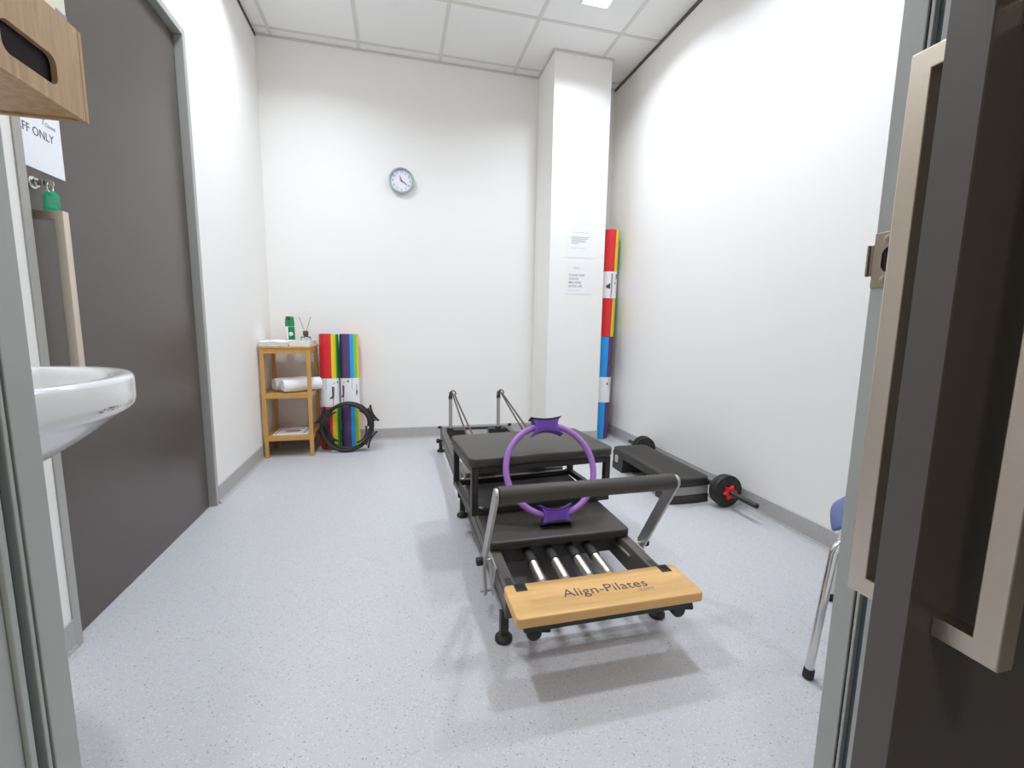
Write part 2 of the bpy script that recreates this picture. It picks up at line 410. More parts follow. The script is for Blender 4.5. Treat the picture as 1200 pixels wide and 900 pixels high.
# ---------------------------------------------------------------- lights
for k, (lx, ly) in enumerate(LIGHTS):
    lab = ['square white ceiling downlight nearest the pillar', 'square white ceiling downlight above the dark left door',
           'square white ceiling downlight near the right wall above the blue chair', 'square white ceiling downlight nearest the basin'][k]
    t = thing('downlight', lab, 'downlight', (lx, ly, ZC), 0, 'square ceiling downlights')
    g = MB()
    for q in (((-.098, -.098), (.098, -.085)), ((-.098, .085), (.098, .098)), ((-.098, -.085), (-.085, .085)), ((.085, -.085), (.098, .085))):
        g.box((lx+q[0][0], ly+q[0][1], ZC-0.003), (lx+q[1][0], ly+q[1][1], ZC+0.013))
    g.build('bezel', M_white, t, smooth=False)
    MB().box((lx-.085, ly-.085, ZC+0.003), (lx+.085, ly+.085, ZC+0.012)).build('diffuser', M_diffuser, t, smooth=False)
    ld = bpy.data.lights.new('downlight_lamp', 'AREA'); ld.shape = 'SQUARE'; ld.size = 0.165; ld.energy = DOWNLIGHT_POWER; ld.color = LIGHT_COLOUR; ld.spread = DOWNLIGHT_SPREAD
    lo = bpy.data.objects.new('downlight_lamp', ld); COL.objects.link(lo); lo.location = (lx, ly, ZC-0.006)
ld = bpy.data.lights.new('corridor_fill', 'AREA'); ld.shape = 'SQUARE'; ld.size = 0.3; ld.energy = CORRIDOR_POWER; ld.color = CORRIDOR_COLOUR  # added unseen fill light, lifts the open door and jambs
lo = bpy.data.objects.new('corridor_fill', ld); COL.objects.link(lo); lo.location = (-0.3, -0.7, 2.79)

# ================================================================ DOORS AND FRAMES
# --- door in the left wall
d1 = struct_root('door_1', 'dark grey door with long steel pull in the left wall', (XL, (DY0+DY1)/2, 0))
FX = XL+0.004; DX = XL-0.031
g = MB(); g.box((DX-0.04, DY0, 0), (FX, DY0+0.032, DTOP), 0.002); g.box((DX-0.04, DY1-0.032, 0), (FX, DY1, DTOP), 0.002)
g.box((DX-0.04, DY0+0.032, DTOP-0.032), (FX, DY1-0.032, DTOP), 0.002)
fr = g.build('door_frame', M_frame, d1, smooth=False)
g = MB(); g.box((DX-0.03, DY0+0.032, 0), (DX-0.012, DY0+0.032, DTOP-0.032)); g.box((DX-0.03, DY1-0.032, 0), (DX-0.012, DY1-0.032, DTOP-0.032)); g.box((DX-0.03, DY0+.032, DTOP-0.040), (DX-0.012, DY1-.032, DTOP-0.032))
g.build('door_seal', M_seal, d1, smooth=False)
leaf = MB().box((DX-0.04, DY0+0.037, 0.003), (DX, DY1-0.038, DTOP-0.038), 0.002).build('door_leaf', M_door, d1, smooth=False)
HY = 1.60; HX = XL+0.034
g = MB()
g.prism([(DX, 0.665), (HX+0.012, 0.665), (HX+0.012, 1.285), (DX, 1.285), (DX, 1.261), (HX-0.012, 1.261), (HX-0.012, 0.689), (DX, 0.689)], 'xz', HY-0.012, HY+0.012, 0.0015, 2)
g.build('pull_handle', M_steel, d1, smooth=False)
g = MB(); g.cyl((DX, 1.605, 1.36), (DX+0.008, 1.605, 1.36), 0.017, n=24, bevel=0.002); g.cyl((DX+0.008, 1.605, 1.36), (DX+0.016, 1.605, 1.36), 0.012)
g.build('lock_cylinder', M_chrome, d1)

# --- doorway frame in the front wall (the camera looks through it)
fr2 = struct_root('trim_4', 'grey steel frame of the open doorway', (0, 0.48, 0))
def jamb(x, sgn, nm):
    """sgn +1: jamb on the right (face looks to -x)"""
    def bx(a, b, y0, y1, m, n, bev=0.0015): MB().box((x+sgn*a, y0, 0), (x+sgn*b, y1, OTOP), bev).build(n, m, fr2, smooth=False)
    bx(0.0, 0.045, 0.5035, 0.537, M_jamb, 'jamb_face'); bx(0.003, 0.045, 0.5000, 0.5035, M_seal, 'brush_seal', 0)
    bx(0.0, 0.045, 0.4950, 0.5000, M_jamb, 'jamb_lip', 0.001); bx(0.008, 0.045, 0.4835, 0.4950, M_groove, 'jamb_groove', 0)
    bx(0.0, 0.045, 0.476, 0.4835, M_jamb, 'jamb_lip', 0.001); bx(0.004, 0.045, 0.418, 0.476, M_jamb, 'jamb_return')
    MB().box((x+sgn*0.0452, YF, 0), (x+sgn*0.060, YF+0.006, OTOP+0.05), 0.001).build('architrave', M_jamb, fr2, smooth=False)
jamb(OX0, -1, 'l'); jamb(OX1, 1, 'r')
MB().box((OX0-0.045, 0.418, OTOP+0.0005), (OX1+0.045, 0.537, OTOP+0.05), 0.002).build('head', M_jamb, fr2, smooth=False)
# strike plate on the right jamb
sp = MB()
# plate with a real hole: four bars round the opening plus rounded infill
sx0, sx1 = OX1-0.0022, OX1
D_ = -0.004
def sbox(y0, y1, z0, z1, bv=0.0, xa=0.0, xb=0.0): sp.box((sx0+xa, y0+D_, z0), (sx1+xb, y1+D_, z1), bv)
sbox(0.5035, 0.540, 1.110, 1.131, 0.0006); sbox(0.5035, 0.540, 1.052, 1.073, 0.0006)
sbox(0.5275, 0.540, 1.0725, 1.1105); sbox(0.5035, 0.5065, 1.0725, 1.1105)
sp.prism([(0.5275+D_, 1.1105), (0.5275+D_, 1.101), (0.5235+D_, 1.1075), (0.518+D_, 1.1105)], 'yz', sx0, sx1); sp.prism([(0.5275+D_, 1.0725), (0.5275+D_, 1.082), (0.5235+D_, 1.0755), (0.518+D_, 1.0725)], 'yz', sx0, sx1)
sbox(0.540, 0.5455, 1.069, 1.1145, 0.0008, -0.0005)
sbox(0.5445, 0.5475, 1.069, 1.1145, 0.0006, -0.0035, -0.0005)
plate = sp.build('strike_plate', M_strike, fr2, smooth=False)
MB().box((OX1-0.0008, 0.5065+D_, 1.0725), (OX1-0.0002, 0.5275+D_, 1.1105)).build('latch_hole', M_seal, plate, smooth=False)
for z in (1.0625, 1.1205):
    g = MB(); g.cyl((sx0-0.0006, 0.517, z), (sx0+0.0004, 0.517, z), 0.0062, n=20, bevel=0.0003); g.box((sx0-0.0009, 0.5125, z-0.0008), (sx0-0.0005, 0.5215, z+0.0008)); g.box((sx0-0.0009, 0.5162, z-0.0045), (sx0-0.0005, 0.5178, z+0.0045))
    g.build('screw', M_strike, plate)

# --- open dark door standing on the corridor side
d2 = struct_root('door_2', 'open dark grey door with steel pulls on both faces, on the right', (1.03, 0.335, 0))
EX, DN, DF = 0.512, 0.3165, 0.3530
MB().box((EX, DN, 0.003), (1.56, DF, 2.36), 0.0015).build('door_leaf', M_door, d2, smooth=False)
MB().box((EX-0.0012, DN+0.0006, 0.003), (EX+0.0002, DF-0.0006, 2.36)).build('edge_band', M_door2, d2, smooth=False)
for face, sg in ((DF, 1), (DN, -1)):
    hx0, hx1 = EX+0.034, EX+0.056
    o0, o1 = face+sg*0.034, face+sg*0.056
    g = MB(); g.prism([(face, 0.668), (o1, 0.668), (o1, 1.285), (face, 1.285), (face, 1.263), (o0, 1.263), (o0, 0.690), (face, 0.690)], 'yz', hx0, hx1, 0.0012, 2)
    g.build('pull_handle', M_steel, d2, smooth=False)

# ================================================================ BASIN, PAPER DISPENSER, SIGN, KEY
bas = thing('wash_basin', 'white ceramic wall basin on the left beside the dark door', 'basin', (XL, 1.055, 0.68))
def basin_outline(ins, insw, z, n=24):
    cy, b_, cx = 1.070, 0.318-ins*1.15, -0.860
    a_ = 0.300-ins; x0 = XL+insw; pts = []
    for i in range(n+1):
        th = R(90-180*i/n); pts.append((cx+a_*math.copysign(abs(math.cos(th))**0.95, math.cos(th)), cy+b_*math.sin(th), z))
    rb = 0.03
    for sy, seq in ((-1, range(4)), (1, range(3, -1, -1))):
        for k in seq:
            a = R(30*k); pts.append((x0+rb-rb*math.sin(a), cy+sy*(b_-rb+rb*math.cos(a)), z))
    return pts
levels = [(0.225, 0.0, 0.672), (0.19, 0.0, 0.678), (0.14, 0.0, 0.698), (0.098, 0.0, 0.725), (0.062, 0.0, 0.752), (0.038, 0.0, 0.773), (0.020, 0.0, 0.786), (0.007, 0.0, 0.793), (0.001, 0.0, 0.802),
          (0.0, 0.0, 0.815), (0.0, 0.0, 0.855), (0.003, 0.0, 0.863), (0.009, 0.0, 0.8665), (0.030, 0.06, 0.8655), (0.040, 0.075, 0.861), (0.048, 0.085, 0.846), (0.062, 0.095, 0.80), (0.10, 0.115, 0.755), (0.16, 0.15, 0.733)]
g = MB(); g.loft([basin_outline(i, wv, z) for i, wv, z in levels]); body = g.build('basin_body', M_ceramic, bas, angle=60)
g = MB(); g.lathe([(0.0, 0.0), (0.022, 0.0), (0.026, 0.002), (0.022, 0.004), (0.012, 0.003), (0.0, 0.003)], (-0.78, 1.055, 0.7335)); g.build('drain', M_chrome, bas)
# rust stain patches under the rim near the front corner
g = MB(); rnd = random.Random(3)
def rim_pt(th, z, off=0.0012):
    c_, s_ = math.cos(th), math.sin(th); nrm = Vector((c_/0.300, s_/0.318, 0)).normalized()
    return Vector((-0.860+0.300*c_**0.95, 1.070+0.318*s_, z))+nrm*off
for k in range(14):
    th = R(-12+rnd.random()*15); z = 0.8055+rnd.random()*0.006; sz = 0.001+rnd.random()*0.004; hz = 0.0007+rnd.random()*0.0018
    dt = sz/0.3
    g.faces([rim_pt(th-dt, z), rim_pt(th, z-hz), rim_pt(th+dt*1.3, z), rim_pt(th+dt*0.3, z+hz)], [(0, 1, 2, 3)])
g.build('rust_stain', M_stain, bas, smooth=False)

# wooden paper-towel dispenser
BX1, BY0, BY1, BZ0, BZ1 = -0.742, 1.085, 1.432, 1.471, 1.680
dsp = thing('paper_dispenser', 'oak veneer wall box with a rounded slot, above the basin', 'dispenser', (XL, (BY0+BY1)/2, BZ0))
g = MB()
# front panel with a real rounded slot
fx0, fx1, fy1 = BX1-0.012, BX1, BY1-0.0142
sy0, sy1, sz0, sz1, sr_ = 1.178, 1.331, 1.508, 1.573, 0.020
g.box((fx0, BY0, BZ0), (fx1, sy0, BZ1)); g.box((fx0, sy1, BZ0), (fx1, fy1, BZ1)); g.box((fx0, sy0, sz1), (fx1, sy1, BZ1)); g.box((fx0, sy0, BZ0), (fx1, sy1, sz0))
for cy, cz, qa in ((sy1-sr_, sz1-sr_, 0), (sy0+sr_, sz1-sr_, 90), (sy0+sr_, sz0+sr_, 180), (sy1-sr_, sz0+sr_, 270)):
    arc_ = [(cy+sr_*math.cos(R(qa+15*k)), cz+sr_*math.sin(R(qa+15*k))) for k in range(7)]
    cu = sr_*(1 if qa in (0, 270) else -1); cv = sr_*(1 if qa in (0, 90) else -1)
    g.prism(arc_+[(cy+cu, cz+cv)], 'yz', fx0, fx1)
g.build('front_panel', M_oak, dsp, smooth=False)
MB().box((XL, BY1-0.012, BZ0), (BX1, BY1, BZ1), 0.0006).build('end_panel', M_oakedge, dsp, smooth=False)
MB().box((XL, BY0-0.0135, BZ0), (BX1, BY0-0.0015, BZ1), 0.0006).build('end_panel', M_oakedge, dsp, smooth=False)
MB().box((XL+0.012, BY0, BZ0+0.006), (BX1-0.0125, BY1-0.0125, BZ0+0.018)).build('bottom_panel', M_oak, dsp, smooth=False)
MB().box((XL, BY0, BZ0), (XL+0.012, BY1-0.0125, BZ1)).build('back_panel', M_oak, dsp, smooth=False)
pk = thing('paper_towel_pack', 'cream paper towel pack sticking out of the oak wall box', 'towel pack', (-0.84, 1.23, BZ0+0.0185))
MB().box((-0.925, 1.10, BZ0+0.0185), (-0.758, 1.414, 1.640), 0.003).build('dark_fill', M_slotshade, pk, smooth=False)  # added block whose near-black colour makes the slot interior read as shade
MB().box((-0.922, 1.103, 1.641), (-0.7575, 1.415, 1.80), 0.005).build('paper_stack', M_pack, pk, smooth=False)
MB().box((-0.9225, 1.375, 1.672), (-0.7570, 1.4155, 1.703), 0.002).build('wrapper_band', M_packlilac, pk, smooth=False)

# STAFF ONLY sign on the left door
sg_ = thing('paper_sign', 'white paper staff only sign taped to the dark left door', 'sign', (DX, 1.645, 1.40))
b = MB(); b.box((DX+0.0006, 1.535, 1.403), (DX+0.0014, 1.748, 1.70)); b.build('sheet', M_paper, sg_, smooth=False)
text_part('lettering', 'STAFF ONLY', 0.034, (DX+0.0015, 1.5425, 1.497), (0, 1, 0), (0, 0, 1), M_ink, sg_, width=0.172)
text_part('lettering', 'Classes', 0.017, (DX+0.0015, 1.684, 1.5375), (0, 1, 0), (0, 0, 1), M_inkgrey, sg_, shear=0.25, width=0.042)
text_part('lettering', 'Y', 0.03, (DX+0.0015, 1.668, 1.5395), (0, 1, 0), (0, 0, 1), M_inkgrey, sg_, shear=0.25)

ky = thing('key_tag', 'green plastic key tag hanging from the left door lock', 'key tag', (DX+0.02, 1.605, 1.285))
g = MB(); g.box((DX+0.012, 1.6035, 1.352), (DX+0.034, 1.6065, 1.368), 0.001); g.cyl((DX+0.042, 1.6035, 1.36), (DX+0.042, 1.6065, 1.36), 0.012, n=20); g.build('key', M_chrome, ky)
g = MB(); g.tube([(DX+0.044, 1.605+0.012*math.sin(a), 1.349+0.013*math.cos(a)) for a in [2*math.pi*k/20 for k in range(20)]], 0.0014, 8, True); g.build('split_ring', M_chrome, ky)
g = MB(); yy = 1.606
TA = R(-48); TC = Vector((DX+0.043, yy, 0)); TM = Matrix.Translation(TC) @ Matrix.Rotation(TA, 4, 'Z') @ Matrix.Translation(-TC)
g.prism([(yy-0.017, 1.286), (yy+0.017, 1.286), (yy+0.017, 1.330), (yy+0.007, 1.341), (yy-0.007, 1.341), (yy-0.017, 1.330)], 'yz', DX+0.040, DX+0.046, 0.001)
g.xform(TM); tg = g.build('tag', M_taggreen, ky)
g = MB(); g.box((DX+0.0461, yy-0.011, 1.294), (DX+0.0466, yy+0.011, 1.326)); g.xform(TM); g.build('tag_window', mat('tag_paper', (0.05, 0.50, 0.27), 0.3), tg, smooth=False)
text_part('tag_lettering', 'P1', 0.02, tuple(TM @ Vector((DX+0.0468, yy-0.009, 1.302))), tuple(TM.to_3x3() @ Vector((0, 1, 0))), (0, 0, 1), M_inkgrey, tg)

# ================================================================ CLOCK AND NOTICES
CX, CZ, CR = 0.050, 2.097, 0.098
ck = thing('wall_clock', 'round wall clock with teal rim on the back wall', 'clock', (CX, YB, CZ))
g = MB(); g.lathe([(0.0, 0.0), (CR-0.004, 0.0), (CR, 0.004), (CR, 0.034), (CR-0.004, 0.040), (CR-0.010, 0.041), (CR-0.014, 0.036), (CR-0.016, 0.022), (0.0, 0.022)], (CX, YB, CZ), (0, -1, 0), 56); g.build('case', M_tealrim, ck)
g = MB(); g.cyl((CX, YB-0.0215, CZ), (CX, YB-0.0235, CZ), CR-0.0165, n=48); g.build('dial', M_dial, ck)
for h in range(1, 13):
    a = R(90-30*h); b = text_bm(str(h), 0.024, align='CENTER', depth=0.0003)
    g = MB(); g.merge(b, frame_m((CX+0.066*math.cos(a), YB-0.0239, CZ+0.066*math.sin(a)-0.0085), (1, 0, 0), (0, 0, 1))); g.build('numeral', M_ink, ck, smooth=False)
def hand(name, ang, L, wd, y):
    a = R(90-ang); d = Vector((math.cos(a), 0, math.sin(a))); n = Vector((-d.z, 0, d.x)); c = Vector((CX, y, CZ))
    g = MB(); q = [c-d*0.014-n*wd*.5, c-d*0.014+n*wd*.5, c+d*L*0.55+n*wd, c+d*L, c+d*L*0.55-n*wd]
    g.faces([p for p in q]+[p+Vector((0, -0.001, 0)) for p in q], [(0, 1, 2, 3, 4), (9, 8, 7, 6, 5)]+[(i, 5+i, 5+(i+1) % 5, (i+1) % 5) for i in range(5)]); g.build(name, M_ink, ck, smooth=False)
hand('hour_hand', 340, 0.042, 0.0035, YB-0.0255); hand('minute_hand', 124, 0.066, 0.0028, YB-0.028)
g = MB(); g.cyl((CX, YB-0.024, CZ), (CX, YB-0.031, CZ), 0.004, n=16); g.build('hub', M_ink, ck)

def notice(z0, z1, x0, x1, label, curl):
    t = thing('paper_notice', label, 'notice', ((x0+x1)/2, PY, z0), 0, 'notices on the pillar')
    n = 10; top = []; vv = []; ff = []
    for i in range(n+1):
        for k in range(9):
            u = i/n; v = k/8; x = x0+(x1-x0)*u; z = z0+(z1-z0)*v; y = PY-0.0012-curl*(v**4)*(0.3+0.7*math.sin(math.pi*u))
            vv.append((x, y, z))
    for i in range(n):
        for k in range(8): ff.append((i*9+k, (i+1)*9+k, (i+1)*9+k+1, i*9+k+1))
    g = MB(); g.faces(vv, ff); o = g.build('sheet', mat('notice_paper', (0.85, 0.84, 0.83), 0.6), t, smooth=False); sm = o.modifiers.new('thickness', 'SOLIDIFY'); sm.thickness = 0.0006; sm.offset = 1
    return t
n1 = notice(1.522, 1.838, 1.308, 1.520, 'upper paper notice with small print on the pillar', 0.004)
def line(t, x, z, wd, h, m=M_inkpale): MB().box((x, PY-0.0024, z), (x+wd, PY-0.0019, z+h)).build('print_line', m, t, smooth=False)
for z, wd, m in ((1.795, .09, M_inkpale), (1.772, .125, M_inkpale), (1.757, .11, M_inkpale), (1.742, .05, M_inkpale), (1.729, .085, M_inkpale), (1.714, .145, M_inkpale), (1.678, .15, M_inkgrey), (1.666, .14, M_inkgrey), (1.654, .12, M_inkgrey), (1.642, .12, M_inkgrey), (1.630, .06, M_inkgrey), (1.594, .12, M_inkpale)):
    line(n1, 1.345, z, wd, 0.004, m)
n2 = notice(1.237, 1.493, 1.312, 1.518, 'lower paper notice asking to wipe the machine, on the pillar', 0.001)
text_part('lettering', 'Pilates', 0.020, (1.372, PY-0.0019, 1.436), (1, 0, 0), (0, 0, 1), M_inkgrey, n2, shear=0.2)
line(n2, 1.372, 1.426, 0.10, 0.0025)
for k, s_ in enumerate(('PLEASE WIPE', 'DOWN', 'MACHINE', 'AFTER USE')):
    text_part('lettering', s_, 0.024, (1.334, PY-0.0019, 1.377-0.029*k), (1, 0, 0), (0, 0, 1), M_inkgrey, n2, bold=0.0003)
line(n2, 1.334, 1.262, 0.10, 0.003)

# ================================================================ FOAM ROLLERS
RR, RH = 0.0705, 0.890
def roller(name, label, loc, lean, sectors, figs, flip=1):
    """sectors: list of (angle0, angle1, material) in degrees seen from the camera side: 0 = towards -y, +90 = +x"""
    t = thing(name, label, 'foam roller', loc, 0, 'rainbow foam rollers')
    t.rotation_euler = (lean[0], lean[1], 0)
    M0 = root_matrix(t)
    for a0, a1, m in sectors:
        n = max(3, int((a1-a0)/7)); g = MB(); prof = []
        for k in range(n+1):
            f = k/n; a = R(a0+(a1-a0)*f); e = min(f, 1-f)*(a1-a0); rr = RR-0.0022*max(0, 1-e/4.0)
            prof.append((rr*math.sin(a), -rr*math.cos(a)))
        poly = prof+[(0.25*RR*math.sin(R(a1)), -0.25*RR*math.cos(R(a1))), (0.25*RR*math.sin(R(a0)), -0.25*RR*math.cos(R(a0)))]
        g.prism(poly, 'xy', 0.0, RH, 0.0012, 1); g.xform(M0); g.build('foam_strip', m, t, angle=25)
    z0, z1, rl = 0.325, 0.545, RR+0.0009
    g = MB(); pr = [[(r_*math.sin(2*math.pi*k/48), -r_*math.cos(2*math.pi*k/48), z) for k in range(48)] for r_, z in ((rl-0.001, z0), (rl, z0), (rl, z1), (rl-0.001, z1), (rl-0.001, z0))]
    g.loft(pr, False, False); g.xform(M0); lb = g.build('label_sleeve', M_paper2, t)
    for poly, m in figs:      # flat print wrapped on the sleeve: (angle in degrees, z)
        vv = []; n = 4; g = MB()
        def P(a, z, r=rl+0.0005): return (r*math.sin(R(a)), -r*math.cos(R(a)), z)
        # subdivide polygon edges so it follows the curve
        pp = []
        for i in range(len(poly)):
            p, q = poly[i], poly[(i+1) % len(poly)]
            for k in range(n): pp.append((p[0]+(q[0]-p[0])*k/n, p[1]+(q[1]-p[1])*k/n))
        ca = sum(p[0] for p in pp)/len(pp); cz = sum(p[1] for p in pp)/len(pp)
        vv = [P(ca, cz, rl+0.0007)]+[P(a, z) for a, z in pp]
        g.faces(vv, [(0, i+1, (i+1) % len(pp)+1) for i in range(len(pp))]); g.xform(M0); g.build('label_print', m, lb, smooth=False)
    return t
def figure(a, z, s=1.0, mirror=1):
    k = mirror
    return [([(a-6*s, z+0.005), (a+5*s, z+0.002), (a+4*s, z-0.04*s), (a+2*s, z-0.062*s), (a-5*s, z-0.06*s)], M_ink),
            ([(a-16*s*k, z+0.022), (a+22*s*k, z+0.040), (a+22*s*k, z+0.032), (a-16*s*k, z+0.012)], M_skin),
            ([(a-4*s, z-0.06*s), (a+2*s, z-0.06*s), (a+1*s, z-0.115*s), (a-2*s, z-0.115*s)], M_skin),
            ([(a-14*s*k, z-0.055*s), (a-4*s*k, z-0.045*s), (a-4*s*k, z-0.058*s), (a-14*s*k, z-0.063*s)], M_ink),
            ([(a+18*s*k, z+0.045), (a+25*s*k, z+0.043), (a+25*s*k, z+0.028), (a+18*s*k, z+0.028)], M_ink)]
stripe = lambda a: [([(a-1.5, 0.54), (a+1.5, 0.54), (a+1.5, 0.455), (a-1.5, 0.455)], M_mauve)]
roller('foam_roller', 'foam roller showing its red and yellow side, beside the bamboo shelf', (-0.525, 3.70, 0.0), (R(-5.0), 0, 0),
       [(-90, -35, M_red), (-35, -12, M_red), (-12, 21, M_red), (21, 55, M_yellow), (55, 110, M_grn), (110, 190, M_blue), (190, 270, M_purp)],
       figure(28, 0.478, 1.5)+stripe(-14)+[([(-78, 0.50), (-58, 0.52), (-52, 0.49), (-60, 0.455), (-76, 0.46)], M_ink), ([(-72, 0.455), (-62, 0.455), (-60, 0.38), (-72, 0.38)], M_mauve)])
roller('foam_roller', 'foam roller showing its purple and blue side, standing at the back wall', (-0.375, 3.72, 0.0), (R(-4.0), 0, 0),
       [(-110, -48, M_navy), (-48, -18, M_purp), (-18, 9, M_purp), (9, 33, M_blue), (33, 60, M_lime), (60, 110, M_yellow), (110, 250, M_red)],
       figure(-38, 0.485, 1.5)+stripe(18)+[([(44, 0.50), (52, 0.49), (50, 0.44), (44, 0.45)], M_skin), ([(42, 0.45), (56, 0.45), (54, 0.40), (48, 0.425), (42, 0.40)], M_ink)])
roller('foam_roller', 'lower foam roller, blue and purple, under another in the pillar corner', (1.728, 3.60, 0.0), (R(-0.6), R(1.3), 0),
       [(-130, -62, M_lime), (-62, 4, M_blue), (4, 55, M_purp), (55, 120, M_purp), (120, 230, M_red)],
       stripe(25)+[([(5, 0.50), (14, 0.50), (16, 0.48), (4, 0.475)], M_ink), ([(40, 0.51), (46, 0.51), (44, 0.43), (40, 0.43)], M_mauve)])
roller('foam_roller', 'upper foam roller, red and yellow, balanced on another in the pillar corner', (1.7485, 3.6095, RH+0.0035), (R(-0.6), R(1.3), 0),
       [(-130, -40, M_red), (-40, 15, M_red), (15, 56, M_yellow), (56, 110, M_lime), (110, 230, M_purp)],
       [([(30, 0.525), (48, 0.53), (44, 0.49), (32, 0.475)], M_ink), ([(22, 0.46), (32, 0.46), (30, 0.44), (24, 0.44)], M_brown), ([(-8, 0.53), (6, 0.53), (4, 0.33), (-6, 0.33)], M_mauve), ([(-38, 0.43), (-10, 0.45), (-10, 0.40), (-38, 0.41)], M_brown)])

# ================================================================ PILATES RINGS
def pilates_ring(name, label, bottom, rx, rz, yaw, Rr, tr, hang, ringm, gripm, ribs=True, group=None, grip=(0.062, 0.017, 0.026, 0.022)):
    """ring built in its own xz plane with its lowest point at the origin, leaned back by rx"""
    t = thing(name, label, 'pilates ring', bottom, 0, group); t.rotation_euler = (rx, rz, yaw); M0 = root_matrix(t)
    C = Vector((0, 0, Rr+tr+grip[2]*0.0))
    g = MB(); g.tube([C+Vector((Rr*math.cos(a), 0, Rr*math.sin(a))) for a in [2*math.pi*k/72 for k in range(72)]], tr, 14, True); g.xform(M0); g.build('ring', ringm, t)
    HL, h0, h1, hw = grip; bf = 0.98 if ribs else 0.7; pt = 0.004 if ribs else 0.015
    for s in (0, 180):
        a = R(hang+s); er = Vector((math.cos(a), 0, math.sin(a))); et = Vector((-math.sin(a), 0, math.cos(a)))
        # bow-tie body: tangent u, radial v
        n = 8; up = []; dn = []
        for k in range(n+1):
            u = -HL*0.86+2*HL*0.86*k/n; up.append((u, h0+bf*h1*(u/HL)**2-u*u/(4*Rr))); dn.append((u, -h0-bf*h1*(u/HL)**2-u*u/(4*Rr)))
        poly = up+[(HL*0.70, -0.006)]+dn[::-1]+[(-HL*0.70, -0.006)]
        b = bmesh.new(); fa = [b.verts.new((u, v, -hw)) for u, v in poly]; fb = [b.verts.new((u, v, hw)) for u, v in poly]
        b.faces.new(fa[::-1]); b.faces.new(fb); L = len(poly)
        for i in range(L): b.faces.new((fa[i], fa[(i+1) % L], fb[(i+1) % L], fb[i]))
        bmesh.ops.recalc_face_normals(b, faces=list(b.faces))
        # local (u, v, w) -> et*u + er*v + n*w
        nn = et.cross(er); FM = Matrix(((et.x, er.x, nn.x, 0), (et.y, er.y, nn.y, 0), (et.z, er.z, nn.z, 0), (0, 0, 0, 1))); FM = Matrix.Translation(C+er*Rr) @ FM
        b.transform(M0 @ FM); g = MB(); g.merge(b); h = g.build('grip', gripm, t, smooth=False)
        if ribs:
            for k in range(11):
                u = -HL*0.55+HL*1.1*k/10; v0 = h0+0.35*h1*(u/HL)**2-u*u/(4*Rr)
                for w_ in (-hw, hw):
                    b = MB(); b.box((u-0.0022, -v0*0.85-u*u/(2*Rr), w_-0.0025), (u+0.0022, v0*0.85, w_+0.0025)); b.xform(M0 @ FM); b.build('grip_rib', gripm, h, smooth=False)
        for sg in (1, -1):      # flared rubber pads outside and inside
            vv = []; m_ = 10
            for k in range(m_+1):
                u = -HL+2*HL*k/m_; v = sg*(h0+0.002+h1*(u/HL)**2)-u*u/(4*Rr)
                for dv in (0.0, pt):
                    for w_ in (-hw*1.12, hw*1.12): vv.append((u, v+sg*dv, w_))
            ff = []
            for k in range(m_):
                a_, b_ = k*4, k*4+4
                ff += [(a_, a_+1, b_+1, b_), (a_+2, b_+2, b_+3, a_+3), (a_, b_, b_+2, a_+2), (a_+1, a_+3, b_+3, b_+1)]
            ff += [(0, 2, 3, 1), (m_*4, m_*4+1, m_*4+3, m_*4+2)]
            g = MB(); g.faces(vv, ff); bmesh.ops.recalc_face_normals(g.bm, faces=list(g.bm.faces)); g.xform(M0 @ FM)
            g.build('grip_pad', M_rubber if sg > 0 or not ribs else gripm, h, smooth=False)
    return t
G2 = 'black pilates rings leaning on the foam rollers'
pilates_ring('pilates_ring', 'black pilates ring with grips at upper right and lower left, against rollers', (-0.380, 3.580, 0.0), R(-9), 0, 0, 0.176, 0.013, 26, M_rubber, M_rubber, False, G2, (0.070, 0.014, 0.022, 0.022))
pilates_ring('pilates_ring', 'front black pilates ring with grips at upper left and lower right', (-0.390, 3.524, 0.0), R(-9), 0, 0, 0.176, 0.013, -28, M_rubber, M_rubber, False, G2, (0.070, 0.014, 0.022, 0.022))

# ================================================================ BAMBOO SHELF AND WHAT STANDS ON IT
SX0, SX1, SY0, SY1 = -0.940, -0.612, 3.468, 3.795
SH = thing('shelf_unit', 'three tier bamboo shelf in the back left corner', 'shelf', ((SX0+SX1)/2, (SY0+SY1)/2, 0))
lw = 0.026
for x in (SX0, SX1-lw):
    for y in (SY0, SY1-lw):
        MB().box((x, y, 0), (x+lw, y+lw, 0.792), 0.002).build('leg', M_bamboo, SH, smooth=False)
def tier(z, top=False):
    g = MB(); h = 0.036
    if top: MB().box((SX0-0.004, SY0-0.004, z-0.012), (SX1+0.004, SY1+0.004, z), 0.002).build('top_board', M_bamboo, SH, smooth=False); z2 = z-0.012
    else: z2 = z
    MB().box((SX0+lw, SY0+0.002, z2-h), (SX1-lw, SY0+0.018, z2), 0.0015).build('rail', M_bamboo, SH, smooth=False)
    MB().box((SX0+lw, SY1-0.018, z2-h), (SX1-lw, SY1-0.002, z2), 0.0015).build('rail', M_bamboo, SH, smooth=False)
    for x in (SX0+0.002, SX1-0.018): MB().box((x, SY0+lw, z2-h), (x+0.016, SY1-lw, z2), 0.0015).build('rail', M_bamboo, SH, smooth=False)
    if not top:
        n = 5; y0, y1 = SY0+0.019, SY1-0.019; wdt = (y1-y0)/n
        for k in range(n): MB().box((SX0+0.019, y0+wdt*k+0.004, z2-0.014), (SX1-0.019, y0+wdt*(k+1)-0.004, z2-0.002), 0.001).build('slat', M_bamboo, SH, smooth=False)
tier(0.804, True); tier(0.470); tier(0.160)
ZT, ZM, ZL = 0.804, 0.468, 0.158

